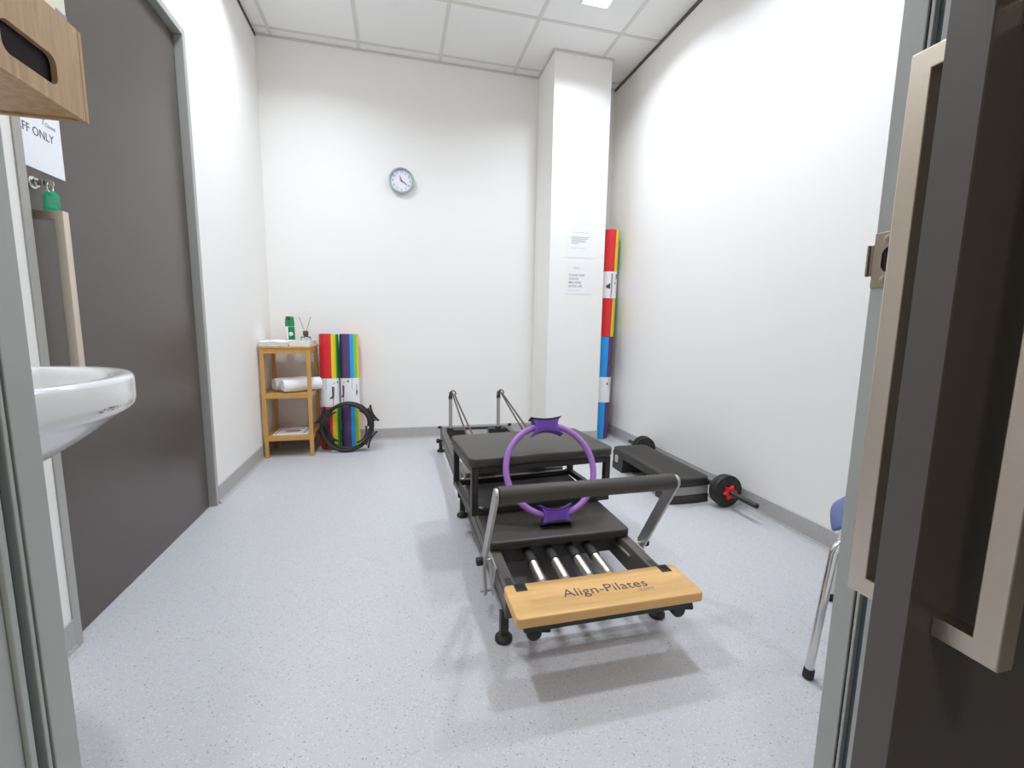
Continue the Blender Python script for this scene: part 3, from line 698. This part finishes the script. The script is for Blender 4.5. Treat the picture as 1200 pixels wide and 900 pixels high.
def folded_towel(name, label, cx, cy, z, wx, wy, h, layers, rz):
    t = thing(name, label, 'towel', (cx, cy, z), rz, 'white towels on the shelf'); M0 = root_matrix(t)
    rnd = random.Random(int(z*1000)+layers)
    hl = h/layers
    for k in range(layers):
        dx, dy = rnd.uniform(-.006, .006), rnd.uniform(-.006, .006)
        b = bmesh.new(); bmesh.ops.create_cube(b, size=1.0); bmesh.ops.subdivide_edges(b, edges=list(b.edges), cuts=5, use_grid_fill=True)
        for v in b.verts:
            p = v.co; r = 1-0.06*abs(p.z)*2*(abs(p.x)*2)**6
            zz = (p.z+0.5)*hl+k*hl + (0.003*math.sin(p.x*9+k)+0.002*math.sin(p.y*11+2*k))*(1 if p.z > -0.4 or k else 0)
            e = 0.5+0.5*math.cos(p.z*math.pi*1.0)
            v.co = Vector((p.x*wx*(0.955+0.045*e)+dx, p.y*wy*(0.955+0.045*e)+dy, max(0.0005, zz)))
        g = MB(); g.merge(b, M0); g.build('towel_fold', M_towel, t)
    return t
folded_towel('folded_towel', 'folded white towels lying on the shelf top, left side', -0.852, 3.575, ZT+0.001, 0.185, 0.20, 0.040, 3, R(4))

def rolled_towel(label, p0, p1, r):
    p0, p1 = Vector(p0), Vector(p1); d = p1-p0; L = d.length
    t = thing('rolled_towel', label, 'towel', tuple((p0+p1)/2-Vector((0, 0, r))), 0, 'white towels on the shelf')
    # spiral cross-section, swept
    N = 96; turns = 3.0; outer = []
    th = 0.0095
    for k in range(N+1):
        f = k/N; a = 2*math.pi*turns*f; rr = r-(1-f)*r*0.80; outer.append((rr*math.cos(a), rr*math.sin(a)))
    inner = [((math.hypot(x, y)-th)*x/math.hypot(x, y), (math.hypot(x, y)-th)*y/math.hypot(x, y)) for x, y in outer]
    poly = outer+inner[::-1]
    b = bmesh.new(); K = 10; rings = []
    for i in range(K+1):
        z = L*i/K; s = 1.0-0.05*math.cos(z*35)*0.5; sq = 1.0
        if i in (0, K): s *= 0.975
        rings.append([b.verts.new((x*s, y*s*(0.95 if y > 0 else 0.98), z)) for x, y in poly])
    n = len(poly)
    for i in range(K):
        for k in range(n-1): b.faces.new((rings[i][k], rings[i][k+1], rings[i+1][k+1], rings[i+1][k]))
    for rg in (rings[0], rings[-1]):
        for k in range(N): b.faces.new((rg[k], rg[k+1], rg[n-2-k], rg[n-1-k]))
    bmesh.ops.recalc_face_normals(b, faces=list(b.faces))
    q = Vector((0, 0, 1)).rotation_difference(d.normalized())
    g = MB(); g.merge(b, Matrix.Translation(p0) @ q.to_matrix().to_4x4()); g.build('towel_roll', M_towel, t, angle=60)
    # soft core so the roll is solid
    g = MB(); g.cyl(p0+d*0.05, p1-d*0.05, r*0.80, n=24); g.build('towel_core', M_towel, t)
    return t
rolled_towel('rolled white towel at the back of the middle shelf', (-0.886, 3.588, ZM+0.053), (-0.693, 3.722, ZM+0.053), 0.052)
rolled_towel('rolled white towel at the front of the middle shelf', (-0.812, 3.503, ZM+0.053), (-0.585, 3.655, ZM+0.053), 0.052)

tr = thing('tray', 'low white tray on the shelf top under the reed diffuser', 'tray', (-0.680, 3.62, ZT))
g = MB(); g.box((-0.752, 3.50, ZT+0.0005), (-0.616, 3.745, ZT+0.008), 0.002); g.build('tray_base', M_white, tr, smooth=False)
for a, b in (((-0.752, 3.50), (-0.616, 3.506)), ((-0.752, 3.739), (-0.616, 3.745)), ((-0.752, 3.506), (-0.746, 3.739)), ((-0.622, 3.506), (-0.616, 3.739))):
    MB().box((a[0], a[1], ZT+0.008), (b[0], b[1], ZT+0.042), 0.001).build('tray_side', M_white, tr, smooth=False)

spx, spy = -0.786, 3.715
s = thing('spray_can', 'green and white air freshener spray on the shelf top', 'spray can', (spx, spy, ZT))
g = MB(); g.lathe([(0.0, 0.001), (0.030, 0.001), (0.032, 0.004), (0.032, 0.135), (0.030, 0.140), (0.0, 0.140)], (spx, spy, ZT), n=28); cb = g.build('can_body', M_white, s)
g = MB(); a0, a1 = -12, 120; n = 14
g.loft([[(spx+r_*math.sin(R(a0+(a1-a0)*k/n)), spy-r_*math.cos(R(a0+(a1-a0)*k/n)), ZT+z) for r_, z in ((0.0326, 0.03), (0.0326, 0.138), (0.0318, 0.138), (0.0318, 0.03))] for k in range(n+1)]); g.build('can_print', M_green, s)
g = MB(); a0, a1 = -20, 60; g.loft([[(spx+r_*math.sin(R(a0+(a1-a0)*k/8)), spy-r_*math.cos(R(a0+(a1-a0)*k/8)), ZT+z) for r_, z in ((0.0328, 0.012), (0.0328, 0.03), (0.0318, 0.03), (0.0318, 0.012))] for k in range(9)]); g.build('can_print', M_pink, s)
g = MB()
for k in range(10): 
    a = 2*math.pi*k/10
g.cyl((spx+0.012, spy-0.0335, ZT+0.085), (spx+0.012, spy-0.0300, ZT+0.085), 0.015, n=18); g.build('can_emblem', mat('pale_print', (0.60, 0.72, 0.60), 0.5), s)
g = MB(); g.lathe([(0.030, 0.140), (0.0325, 0.143), (0.033, 0.170), (0.030, 0.205), (0.024, 0.216), (0.0, 0.216)], (spx, spy, ZT), n=28); cp = g.build('cap', M_green, s)
g = MB(); g.box((spx-0.012, spy-0.034, ZT+0.190), (spx+0.012, spy-0.022, ZT+0.210), 0.003); g.build('nozzle', mat('nozzle_dark', (0.004, 0.09, 0.03), 0.4), cp)

dfx, dfy = -0.668, 3.66; dz = ZT+0.0085
s = thing('reed_diffuser', 'glass reed diffuser with brown cap and two reeds on the tray', 'diffuser', (dfx, dfy, dz))
g = MB(); g.lathe([(0.0, 0.0), (0.034, 0.0), (0.036, 0.003), (0.036, 0.052), (0.030, 0.060), (0.016, 0.064), (0.016, 0.068), (0.013, 0.068), (0.013, 0.060), (0.028, 0.056), (0.033, 0.050), (0.033, 0.006), (0.0, 0.005)], (dfx, dfy, dz), n=28); g.build('bottle', M_glass, s)
g = MB(); g.lathe([(0.0135, 0.066), (0.018, 0.066), (0.019, 0.068), (0.019, 0.098), (0.018, 0.100), (0.006, 0.100), (0.006, 0.066), (0.0135, 0.066)], (dfx, dfy, dz), n=24); g.build('cap', M_brown, s)
for dx in (-0.045, 0.040): 
    g = MB(); g.cyl((dfx-dx*0.2, dfy, dz+0.05), (dfx+dx*0.95, dfy+0.004, dz+0.205), 0.0026, n=8); g.build('reed', M_reed, s)

lf = thing('leaflet', 'printed white leaflet lying on the lowest bamboo shelf', 'leaflet', (-0.776, 3.625, ZL+0.0005), R(0))
L0 = root_matrix(lf)
g = MB(); g.box((-0.118, -0.120, 0.0), (0.118, 0.120, 0.004), 0.0008); g.xform(L0); g.build('sheets', M_paper2, lf, smooth=False)
for a, b, m in (((-0.105, -0.10), (-0.098, 0.105), M_mauve), ((0.085, -0.10), (0.094, 0.11), M_inkgrey), ((0.102, -0.10), (0.107, 0.11), M_inkgrey)):
    g = MB(); g.box((a[0], a[1], 0.0042), (b[0], b[1], 0.0046)); g.xform(L0); g.build('print_line', m, lf, smooth=False)
g = MB(); g.faces([(0.055*math.cos(2*math.pi*k/24), -0.01+0.042*math.sin(2*math.pi*k/24), 0.0046) for k in range(24)], [tuple(range(24))]); g.xform(L0); g.build('printed_figure', M_mauve, lf, smooth=False)
g = MB(); g.box((-0.02, 0.065, 0.0042), (0.07, 0.08, 0.0046)); g.xform(L0); g.build('print_line', M_inkgrey, lf, smooth=False)

# ================================================================ REFORMER
RC = 0.578
rf = thing('pilates_reformer', 'black pilates reformer with wooden footplate in the middle of the room', 'reformer', (RC, 2.26, 0))
X0, X1 = 0.306, 0.850; rw = 0.038; ZR0, ZR1 = 0.088, 0.185; YN, YE = 1.236, 3.425
for x, sd in ((X0, -1), (X1-rw, 1)):
    g = MB(); g.box((x, YN, ZR0), (x+rw, YE, ZR1), 0.004); rl = g.build('rail', M_rail, rf, smooth=False)
    xi = x+rw if sd < 0 else x
    MB().box((min(xi, xi-sd*0.008), YN+0.15, 0.150), (max(xi, xi-sd*0.008), YE-0.1, 0.158)).build('rail_track', M_alu, rl, smooth=False)
    for zz in (0.105, 0.165):
        xo = x if sd < 0 else x+rw
        MB().box((min(xo, xo+sd*0.003), YN+0.02, zz-0.004), (max(xo, xo+sd*0.003), YE-0.02, zz+0.004), 0.001).build('rail_ridge', M_rail, rl, smooth=False)
MB().box((X0+0.012, 1.072, 0.158), (X1-0.012, 1.112, 0.186), 0.002).build('front_crossbar', M_black, rf, smooth=False)
for x in (X0+0.008, X1-0.030): MB().box((x, 1.085, 0.172), (x+0.022, 1.30, 0.186), 0.002).build('footplate_bracket', M_black, rf, smooth=False)
MB().box((X0+rw, 1.240, 0.120), (X1-rw, 1.258, 0.150), 0.003).build('spring_bar', M_black, rf, smooth=False)
MB().box((X0+rw, YE-0.03, 0.166), (X1-rw, YE, 0.184), 0.002).build('rear_crossbar', M_black, rf, smooth=False)
for a, b in ((X0+rw, 0.495), (0.672, X1-rw)):
    MB().box((a, YE-0.095, 0.100), (b, YE-0.031, 0.184), 0.003).build('rear_block', M_black, rf, smooth=False)
# feet
for x in (0.308, 0.850):
    for y in (1.262, 2.20, 3.405):
        g = MB(); g.box((x-0.013, y-0.013, 0.020), (x+0.013, y+0.013, ZR0+0.01), 0.002); lg = g.build('leg', M_black, rf, smooth=False)
        g = MB(); g.lathe([(0.0, 0.0), (0.024, 0.0), (0.028, 0.004), (0.028, 0.012), (0.022, 0.019), (0.012, 0.024), (0.0, 0.024)], (x, y, 0), n=24); g.build('foot', M_rubber, lg)
# transport wheels and knobs under the footplate
for x, sd in ((0.352, -1), (0.806, 1)):
    g = MB(); g.cyl((x, 1.080, 0.143), (x, 1.112, 0.143), 0.0215, n=24, bevel=0.005); g.build('transport_wheel', M_rubber, rf)
    g = MB(); g.cyl((x+0.020, 1.095, 0.150), (x+0.046, 1.083, 0.154), 0.012, n=16, bevel=0.004); g.build('knob', M_rubber, rf)
# wooden footplate
def plate_outline():
    return rrect(0.292, 0.864, 1.050, 1.212, 0.014, 4)
g = MB(); g.prism(plate_outline(), 'xy', 0.1865, 0.216, 0.0045, 3); fp = g.build('footplate', M_beech, rf)
for a, b in ((0.322, 0.358), (0.802, 0.838)):
    g = MB(); g.box((a, 1.172, 0.20), (b, 1.2135, 0.2172), 0.002); g.build('post_socket', M_rubber, fp, smooth=False)
    g = MB(); g.box((a+0.006, 1.180, 0.2173), (b-0.006, 1.206, 0.2176)); g.build('socket_hole', M_seal, fp, smooth=False)
text_part('lettering', 'Align-Pilates', 0.052, (0.450, 1.117, 0.2166), (1, 0, 0), (0, 1, 0), M_ink, fp, width=0.268, bold=-0.0004)
text_part('lettering', '.com', 0.024, (0.675, 1.098, 0.2166), (1, 0, 0), (0, 1, 0), M_inkgrey, fp, width=0.050, bold=-0.0004)
# footbar
fb_y, fb_z = 1.262, 0.478
g = MB(); g.cyl((0.286, fb_y, fb_z), (0.882, fb_y, fb_z), 0.0265, n=32, bevel=0.002); g.build('footbar_foam', M_foam, rf)
for x0, x1, sd in ((0.273, 0.283, -1), (0.885, 0.895, 1)):
    path = [(fb_y, fb_z), (1.452, 0.165)]
    dv = Vector((path[1][0]-path[0][0], path[1][1]-path[0][1])).normalized(); nv = Vector((-dv.y, dv.x)); hw = 0.022
    P0, P1 = Vector(path[0]), Vector(path[1]); poly = []
    a_top = math.atan2(-dv.y, -dv.x)
    for k in range(9):
        a = a_top+R(90)-R(180)*k/8; poly.append((P0.x+hw*math.cos(a), P0.y+hw*math.sin(a)))
    low = Vector((1.420, 0.070))
    poly += [tuple(P1+nv*(-hw if (P0+nv*hw-Vector(poly[-1])).length > hw else hw)), (low.x+0.016, low.y), (low.x, low.y-0.014), (low.x-0.016, low.y), tuple(P1-nv*(-hw if (P0+nv*hw-Vector(poly[-1])).length > hw else hw))]
    # order polygon robustly around its outline
    q0 = P0-dv*0; right = [tuple(P0+nv*hw), tuple(P1+nv*hw)]; left = [tuple(P1-nv*hw), tuple(P0-nv*hw)]
    cap = [(P0.x+hw*math.cos(a_top+R(-80+20*k)), P0.y+hw*math.sin(a_top+R(-80+20*k))) for k in range(9)]
    c1 = right+[(low.x+0.016, low.y), (low.x, low.y-0.015), (low.x-0.016, low.y)]+left
    d0 = (Vector(cap[0])-Vector(left[1])).length; d1_ = (Vector(cap[-1])-Vector(left[1])).length
    if d1_ < d0: cap = cap[::-1]
    poly = c1+cap
    g = MB(); g.prism(poly, 'yz', x0, x1, 0.001, 1); ar = g.build('footbar_arm', M_alu, rf, smooth=False)
    xo = x0 if sd < 0 else x1
    g = MB(); g.cyl((xo, 1.448, 0.168), (xo+sd*0.022, 1.448, 0.168), 0.015, n=20, bevel=0.004); g.build('pivot_knob', M_rubber, ar)
    xi = x1 if sd < 0 else x0
    g = MB(); g.cyl((xi, 1.448, 0.168), (xi-sd*0.030, 1.448, 0.168), 0.008, n=14); g.cyl((xo+sd*0.012, 1.420, 0.074), (xi-sd*0.04, 1.420, 0.074), 0.006, n=14); g.build('pivot_bolt', M_chrome, ar)
    g = MB(); xs_ = (X0-0.004, X0) if sd < 0 else (X1, X1+0.004)
    g.prism([(1.36, 0.185), (1.49, 0.185), (1.47, 0.12), (1.45, 0.062), (1.405, 0.062), (1.39, 0.11)], 'yz', *xs_); g.build('footbar_bracket', M_alu, rf, smooth=False)
# carriage
CYN, CYF = 1.468, 2.36
g = MB(); g.prism(rrect(0.303, 0.853, CYN, 2.16, 0.022, 5), 'xy', 0.1865, 0.219, 0.008, 3); g.build('carriage_pad', M_pad, rf)
g = MB(); g.box((X0+rw+0.006, CYN+0.02, 0.128), (X1-rw-0.006, CYF-0.01, 0.1855), 0.003); g.build('carriage_frame', M_black, rf, smooth=False)
g = MB(); g.prism(rrect(0.318, 0.842, 2.165, CYF, 0.012, 4), 'xy', 0.1865, 0.242, 0.005, 2); hd = g.build('headrest', M_headrest, rf)
g = MB(); g.tube([(0.51+0.07*sx, 2.255+0.018*sy, 0.244) for sx, sy in ((-1, -1), (-.5, -1), (0.5, -1), (1, -1), (1.15, 0), (1, 1), (0.5, 1), (-.5, 1), (-1, 1), (-1.15, 0))], 0.004, 8, True); g.build('headrest_handle', M_black, hd)
for x in (0.43, 0.70):
    g = MB(); g.box((x-0.045, 2.150, 0.2425), (x+0.045, 2.205, 0.330), 0.012, 3); sr = g.build('shoulder_rest', M_pad, rf)
    g = MB(); g.cyl((x, 2.215, 0.243), (x, 2.215, 0.300), 0.008, n=12); g.build('shoulder_post', M_chrome, sr)
# springs
for x in (0.445, 0.527, 0.611, 0.680):
    zz = 0.158
    g = MB(); L = 0.135; prof = []; n = 26
    for k in range(n+1):
        h = L*k/n; r = 0.0148+0.0012*(1 if k % 2 else -1); r *= min(1.0, 0.45+0.55*min(1, k/3.0)); prof.append((r, h))
    prof = [(0.0, 0.0)]+prof+[(0.0, L)]
    g.lathe(prof, (x-0.004, 1.272, zz), (0.03, 1, 0.02), 16); sp_ = g.build('spring', M_spring, rf)
    g = MB(); g.cyl((x, 1.405, zz+0.002), (x+0.002, 1.485, zz+0.004), 0.020, 0.018, n=18, bevel=0.003); g.build('spring_sleeve', M_rubber, sp_)
    g = MB(); g.tube([(x-0.004+0.007*math.cos(a), 1.262+0.011*math.sin(a), zz-0.004) for a in [2*math.pi*k/12 for k in range(12)]], 0.002, 6, True); g.build('spring_hook', M_chrome, sp_)
# pulley risers and ropes
for x, rx in ((0.378, 0.455), (0.748, 0.835)):
    g = MB(); g.cyl((x, 3.352, 0.16), (x, 3.352, 0.425), 0.0135, n=18); ps = g.build('riser_post', M_alu, rf)
    g = MB(); g.cyl((x, 3.352, 0.180), (x, 3.352, 0.198), 0.024, n=20, bevel=0.003); g.build('riser_collar', M_rubber, ps)
    g = MB(); g.cyl((x-0.009, 3.350, 0.448), (x+0.009, 3.350, 0.448), 0.027, n=24, bevel=0.003); g.box((x-0.014, 3.343, 0.415), (x+0.014, 3.362, 0.445), 0.003); g.build('pulley', M_rubber, ps)
    def sag(p, q, dz, n=12):
        p, q = Vector(p), Vector(q); return [p.lerp(q, k/n)-Vector((0, 0, dz*math.sin(math.pi*k/n))) for k in range(n+1)]
    g = MB(); g.tube(sag((x+0.010, 3.346, 0.476), (rx-0.035, 2.37, 0.20), 0.008), 0.006, 8); g.build('rope', M_brown, rf)
    g = MB(); g.tube(sag((x+0.028, 3.340, 0.458), (rx+0.015, 2.37, 0.215), 0.010), 0.006, 8); g.build('rope', M_brown, rf)
    g = MB(); g.tube([(x+0.018+0.022*math.cos(a), 3.345, 0.455+0.030*math.sin(a)) for a in [math.pi*k/10 for k in range(11)]], 0.0045, 8); g.build('rope_loop', M_brown, ps)
for x, y in ((X0-0.004, 3.405), (X1+0.004, 3.405)):
    g = MB(); g.cyl((x, y, ZR1), (x, y, ZR1+0.018), 0.015, n=16, bevel=0.004); g.build('end_knob', M_rubber, rf)
for y, z in ((2.06, 0.175), (2.0, 0.10), (3.30, 0.115)):
    g = MB(); g.cyl((X0, y, z), (X0-0.022, y, z), 0.007, n=12); g.cyl((X0-0.018, y, z), (X0-0.040, y, z), 0.017, n=20, bevel=0.004); g.build('side_knob', M_rubber, rf)

# ---------------------------------------------------------------- sitting box on the carriage
BA = R(4.5); bc = (0.573, 1.915)
sb = thing('sitting_box', 'black padded reformer box on steel legs, standing over the carriage', 'reformer box', (bc[0], bc[1], 0.219), BA)
S0 = root_matrix(sb); z0 = 0.001
def sbx(a, b, name, m, bev=0.003):
    g = MB(); g.box(a, b, bev); g.xform(S0); return g.build(name, m, sb, smooth=False)
hx, hy = 0.300, 0.178; tt = 0.026
g = MB(); g.prism(rrect(-0.325, 0.325, -0.202, 0.202, 0.035, 6), 'xy', 0.202, 0.242, 0.010, 3); g.xform(S0); g.build('pad', M_pad, sb)
for sx in (-1, 1):
    for sy in (-1, 1):
        sbx((sx*hx-tt/2, sy*hy-tt/2, z0), (sx*hx+tt/2, sy*hy+tt/2, 0.201), 'leg', M_black, 0.002)
for sy in (-1, 1):
    sbx((-hx+tt/2, sy*hy-tt/2, z0), (hx-tt/2, sy*hy+tt/2, z0+tt), 'bottom_rail', M_black); sbx((-hx+tt/2, sy*hy-tt/2, 0.175), (hx-tt/2, sy*hy+tt/2, 0.2005), 'top_rail', M_black)
for sx in (-1, 1):
    sbx((sx*hx-tt/2, -hy+tt/2, z0), (sx*hx+tt/2, hy-tt/2, z0+tt), 'side_rail', M_black); sbx((sx*hx-tt/2, -hy+tt/2, 0.175), (sx*hx+tt/2, hy-tt/2, 0.2005), 'side_rail', M_black)
for sx in (-1, 1):
    for sy in (-1, 1):
        g = MB(); g.lathe([(0.0, 0.0), (0.009, 0.0), (0.009, 0.002), (0.005, 0.006), (0.0, 0.007)], (sx*(hx-0.03), sy*hy, z0+tt), n=14); g.xform(S0); g.build('bolt', M_chrome, sb)

# ---------------------------------------------------------------- purple ring leaning on the box
pilates_ring('pilates_ring', 'purple pilates ring leaning on the black padded box', (0.578, 1.560, 0.243), R(-27), R(0), R(-4), 0.180, 0.0125, 91, M_ringpurple, M_grippurple, True, None, (0.064, 0.018, 0.014, 0.024))

# ================================================================ AEROBIC STEP AND BARBELL
st = thing('aerobic_step', 'black aerobic step with grey risers along the right wall', 'step', (1.578, 2.45, 0))
ax0, ax1, ay0, ay1 = 1.452, 1.704, 2.095, 2.805
g = MB(); g.prism(rrect(ax0, ax1, ay0, ay1, 0.035, 6), 'xy', 0.128, 0.150, 0.008, 3); dk = g.build('deck', M_stepblack, st)
g = MB()
for k in range(9):
    xx = ax0+0.05+k*0.019; g.box((xx, ay0+0.05, 0.1495), (xx+0.009, ay1-0.05, 0.1512), 0.0006)
g.build('tread_ribs', M_stepblack, dk, smooth=False)
for a, b in ((ax0+0.002, ax0+0.016), (ax1-0.016, ax1-0.002)):
    MB().box((a, ay0+0.035, 0.096), (b, ay1-0.035, 0.130), 0.003).build('side_skirt', M_stepblack, st, smooth=False)
def bowed(y_out, y_in, bow, inset=0.0):
    n = 10; s = 1 if y_out > y_in else -1
    pts = [(ax0+inset+(ax1-ax0-2*inset)*k/n, y_out+s*bow*(1-(2*k/n-1)**2)) for k in range(n+1)]
    return pts+[(ax1-inset, y_in), (ax0+inset, y_in)]
for yo, yi in ((ay0+0.012, ay0+0.15), (ay1-0.012, ay1-0.15)):
    g = MB(); g.prism(bowed(yo, yi, 0.010, 0.0), 'xy', 0.0, 0.050, 0.003, 2); g.build('riser_base', M_stepblack, st, smooth=False)
    g = MB(); g.prism(bowed(yo, yi, 0.006, 0.003), 'xy', 0.050, 0.098, 0.002, 2); g.build('riser_band', M_stepgrey if yo < 2.4 else M_stepblack, st, smooth=False)
    g = MB(); g.prism(bowed(yo, yi, 0.010, 0.001), 'xy', 0.098, 0.128, 0.003, 2); g.build('riser_top', M_stepblack, st, smooth=False)
g = MB(); g.prism(rrect(2.715, 2.755, 0.055, 0.105, 0.012, 4), 'yz', ax0-0.002, ax0+0.002); g.build('end_badge', mat('badge_grey', (0.45, 0.46, 0.44), 0.4), st, smooth=False)

bbx, bbz = 1.752, 0.092
bb = thing('barbell', 'black barbell with red star collars on the floor by the right wall', 'barbell', (bbx, 2.45, 0))
g = MB(); g.cyl((bbx, 1.800, bbz), (bbx, 3.100, bbz), 0.0145, n=20, bevel=0.003); g.build('bar', M_black, bb)
def disc(y0, y1, r, n='weight_plate'):
    L = y1-y0; g = MB(); g.lathe([(0.015, 0.0), (r*0.72, 0.0), (r*0.80, 0.003), (r*0.90, 0.003), (r*0.97, 0.002), (r, 0.007), (r, L-0.007), (r*0.97, L-0.002), (r*0.90, L-0.003), (r*0.80, L-0.003), (r*0.72, L), (0.015, L), (0.015, 0.0)], (bbx, y0, bbz), (0, 1, 0), 40); g.build(n, M_rubber, bb)
disc(2.005, 2.033, 0.090); disc(2.035, 2.062, 0.086)
disc(2.868, 2.895, 0.086); disc(2.897, 2.925, 0.090)
for y0, y1 in ((1.984, 2.0035), (2.9265, 2.946)):
    poly = []
    for k in range(12):
        a = R(30*k+8); r = 0.042 if k % 2 == 0 else 0.026; poly.append((bbx+r*math.cos(a), bbz+r*math.sin(a)))
    g = MB(); g.prism(poly, 'xz', y0, y1, 0.002, 2); cl = g.build('star_collar', M_redplastic, bb, smooth=False); cl['label'] = 'red star collar'

# ================================================================ CHAIR
fd = Vector((-0.57, 0.82, 0)).normalized()          # the way the chair faces
cw = Vector((0.82, 0.57, 0)).normalized()           # from its near front leg to the other front leg
FA, FB = Vector((1.125, 0.910, 0)), Vector((1.524, 1.205, 0))
mid = (FA+FB)/2; wc = (FB-FA).length
ch = thing('stacking_chair', 'blue plastic chair on chrome legs behind the right door jamb', 'chair', tuple(mid-fd*0.17))
def cp_(u, v, z): p = mid+cw*u+fd*v; return Vector((p.x, p.y, z))      # u across, v forward of the front feet
hwid = wc/2
for sd in (-1, 1):
    top = 0.405
    pts = [cp_(sd*hwid, 0.0, 0.012), cp_(sd*(hwid-0.018), -0.012, 0.20), cp_(sd*(hwid-0.036), -0.024, 0.372), cp_(sd*(hwid-0.042), -0.030, 0.392), cp_(sd*(hwid-0.054), -0.042, 0.403), cp_(sd*(hwid-0.075), -0.062, 0.406), cp_(sd*(hwid-0.10), -0.11, 0.406)]
    g = MB(); g.tube(pts, 0.0115, 14); lg = g.build('leg', M_chrome, ch)
    g = MB(); g.cyl(cp_(sd*hwid, 0, 0.0), cp_(sd*(hwid-0.003), -0.002, 0.030), 0.0145, 0.014, n=18, bevel=0.003); g.build('leg_tip', M_rubber, lg)
    pts = [cp_(sd*(hwid-0.01), -0.345, 0.012), cp_(sd*(hwid-0.03), -0.325, 0.20), cp_(sd*(hwid-0.05), -0.305, 0.375), cp_(sd*(hwid-0.066), -0.295, 0.400), cp_(sd*(hwid-0.09), -0.27, 0.406), cp_(sd*(hwid-0.10), -0.11, 0.406)]
    g = MB(); g.tube(pts, 0.0115, 14); lg = g.build('leg', M_chrome, ch)
    g = MB(); g.cyl(cp_(sd*(hwid-0.01), -0.345, 0.0), cp_(sd*(hwid-0.013), -0.342, 0.030), 0.0145, 0.014, n=18, bevel=0.003); g.build('leg_tip', M_rubber, lg)
g = MB(); g.tube([cp_(-(hwid-0.10), -0.20, 0.406), cp_(hwid-0.10, -0.20, 0.406)], 0.010, 12)
for sd in (-1, 1): g.cyl(cp_(sd*(hwid-0.075), -0.07, 0.400), cp_(sd*(hwid-0.075), -0.07, 0.432), 0.010, n=12)
g.build('seat_frame', M_chrome, ch)
def shell(fn, nu, nv, th, name):
    vv = []; ff = []
    for i in range(nu+1):
        for j in range(nv+1): vv.append(fn(i/nu*2-1, j/nv))
    for i in range(nu):
        for j in range(nv): a = i*(nv+1)+j; ff.append((a, a+nv+1, a+nv+2, a+1))
    g = MB(); g.faces(vv, ff); bmesh.ops.recalc_face_normals(g.bm, faces=list(g.bm.faces)); o = g.build(name, M_chairblue, ch)
    m_ = o.modifiers.new('thickness', 'SOLIDIFY'); m_.thickness = th; m_.offset = 0
    o.modifiers.new('smooth', 'SUBSURF').levels = 1; o.modifiers['smooth'].render_levels = 1
    return o
def seatf(s, t):        # s across -1..1, t 0 front .. 1 back
    v = 0.010-0.360*t; wd = 0.205*(1-0.30*max(0, 1-t/0.30)**2.2-0.18*max(0, (t-0.8)/0.2)**2)
    z = 0.482-0.020*math.sin(math.pi*min(1, t*1.05))*(1-s*s)-0.050*max(0, 1-t/0.20)**1.6-0.030*s*s*max(0, 1-t/0.35)+0.010*s*s*t+0.02*max(0, t-0.8)/0.2
    return cp_(s*wd, v-0.02*(s*s)*(1-t), z)
shell(seatf, 14, 14, 0.009, 'seat')
def backf(s, t):
    z = 0.475+0.335*t; wd = 0.20*(1-0.22*max(0, (t-0.72)/0.28)**2-0.10*max(0, 1-t/0.2)**2)
    return cp_(s*wd, -0.338-0.055*t-0.02*math.sin(math.pi*t)+0.035*s*s, z-0.02*s*s*t)
shell(backf, 12, 12, 0.009, 'backrest')
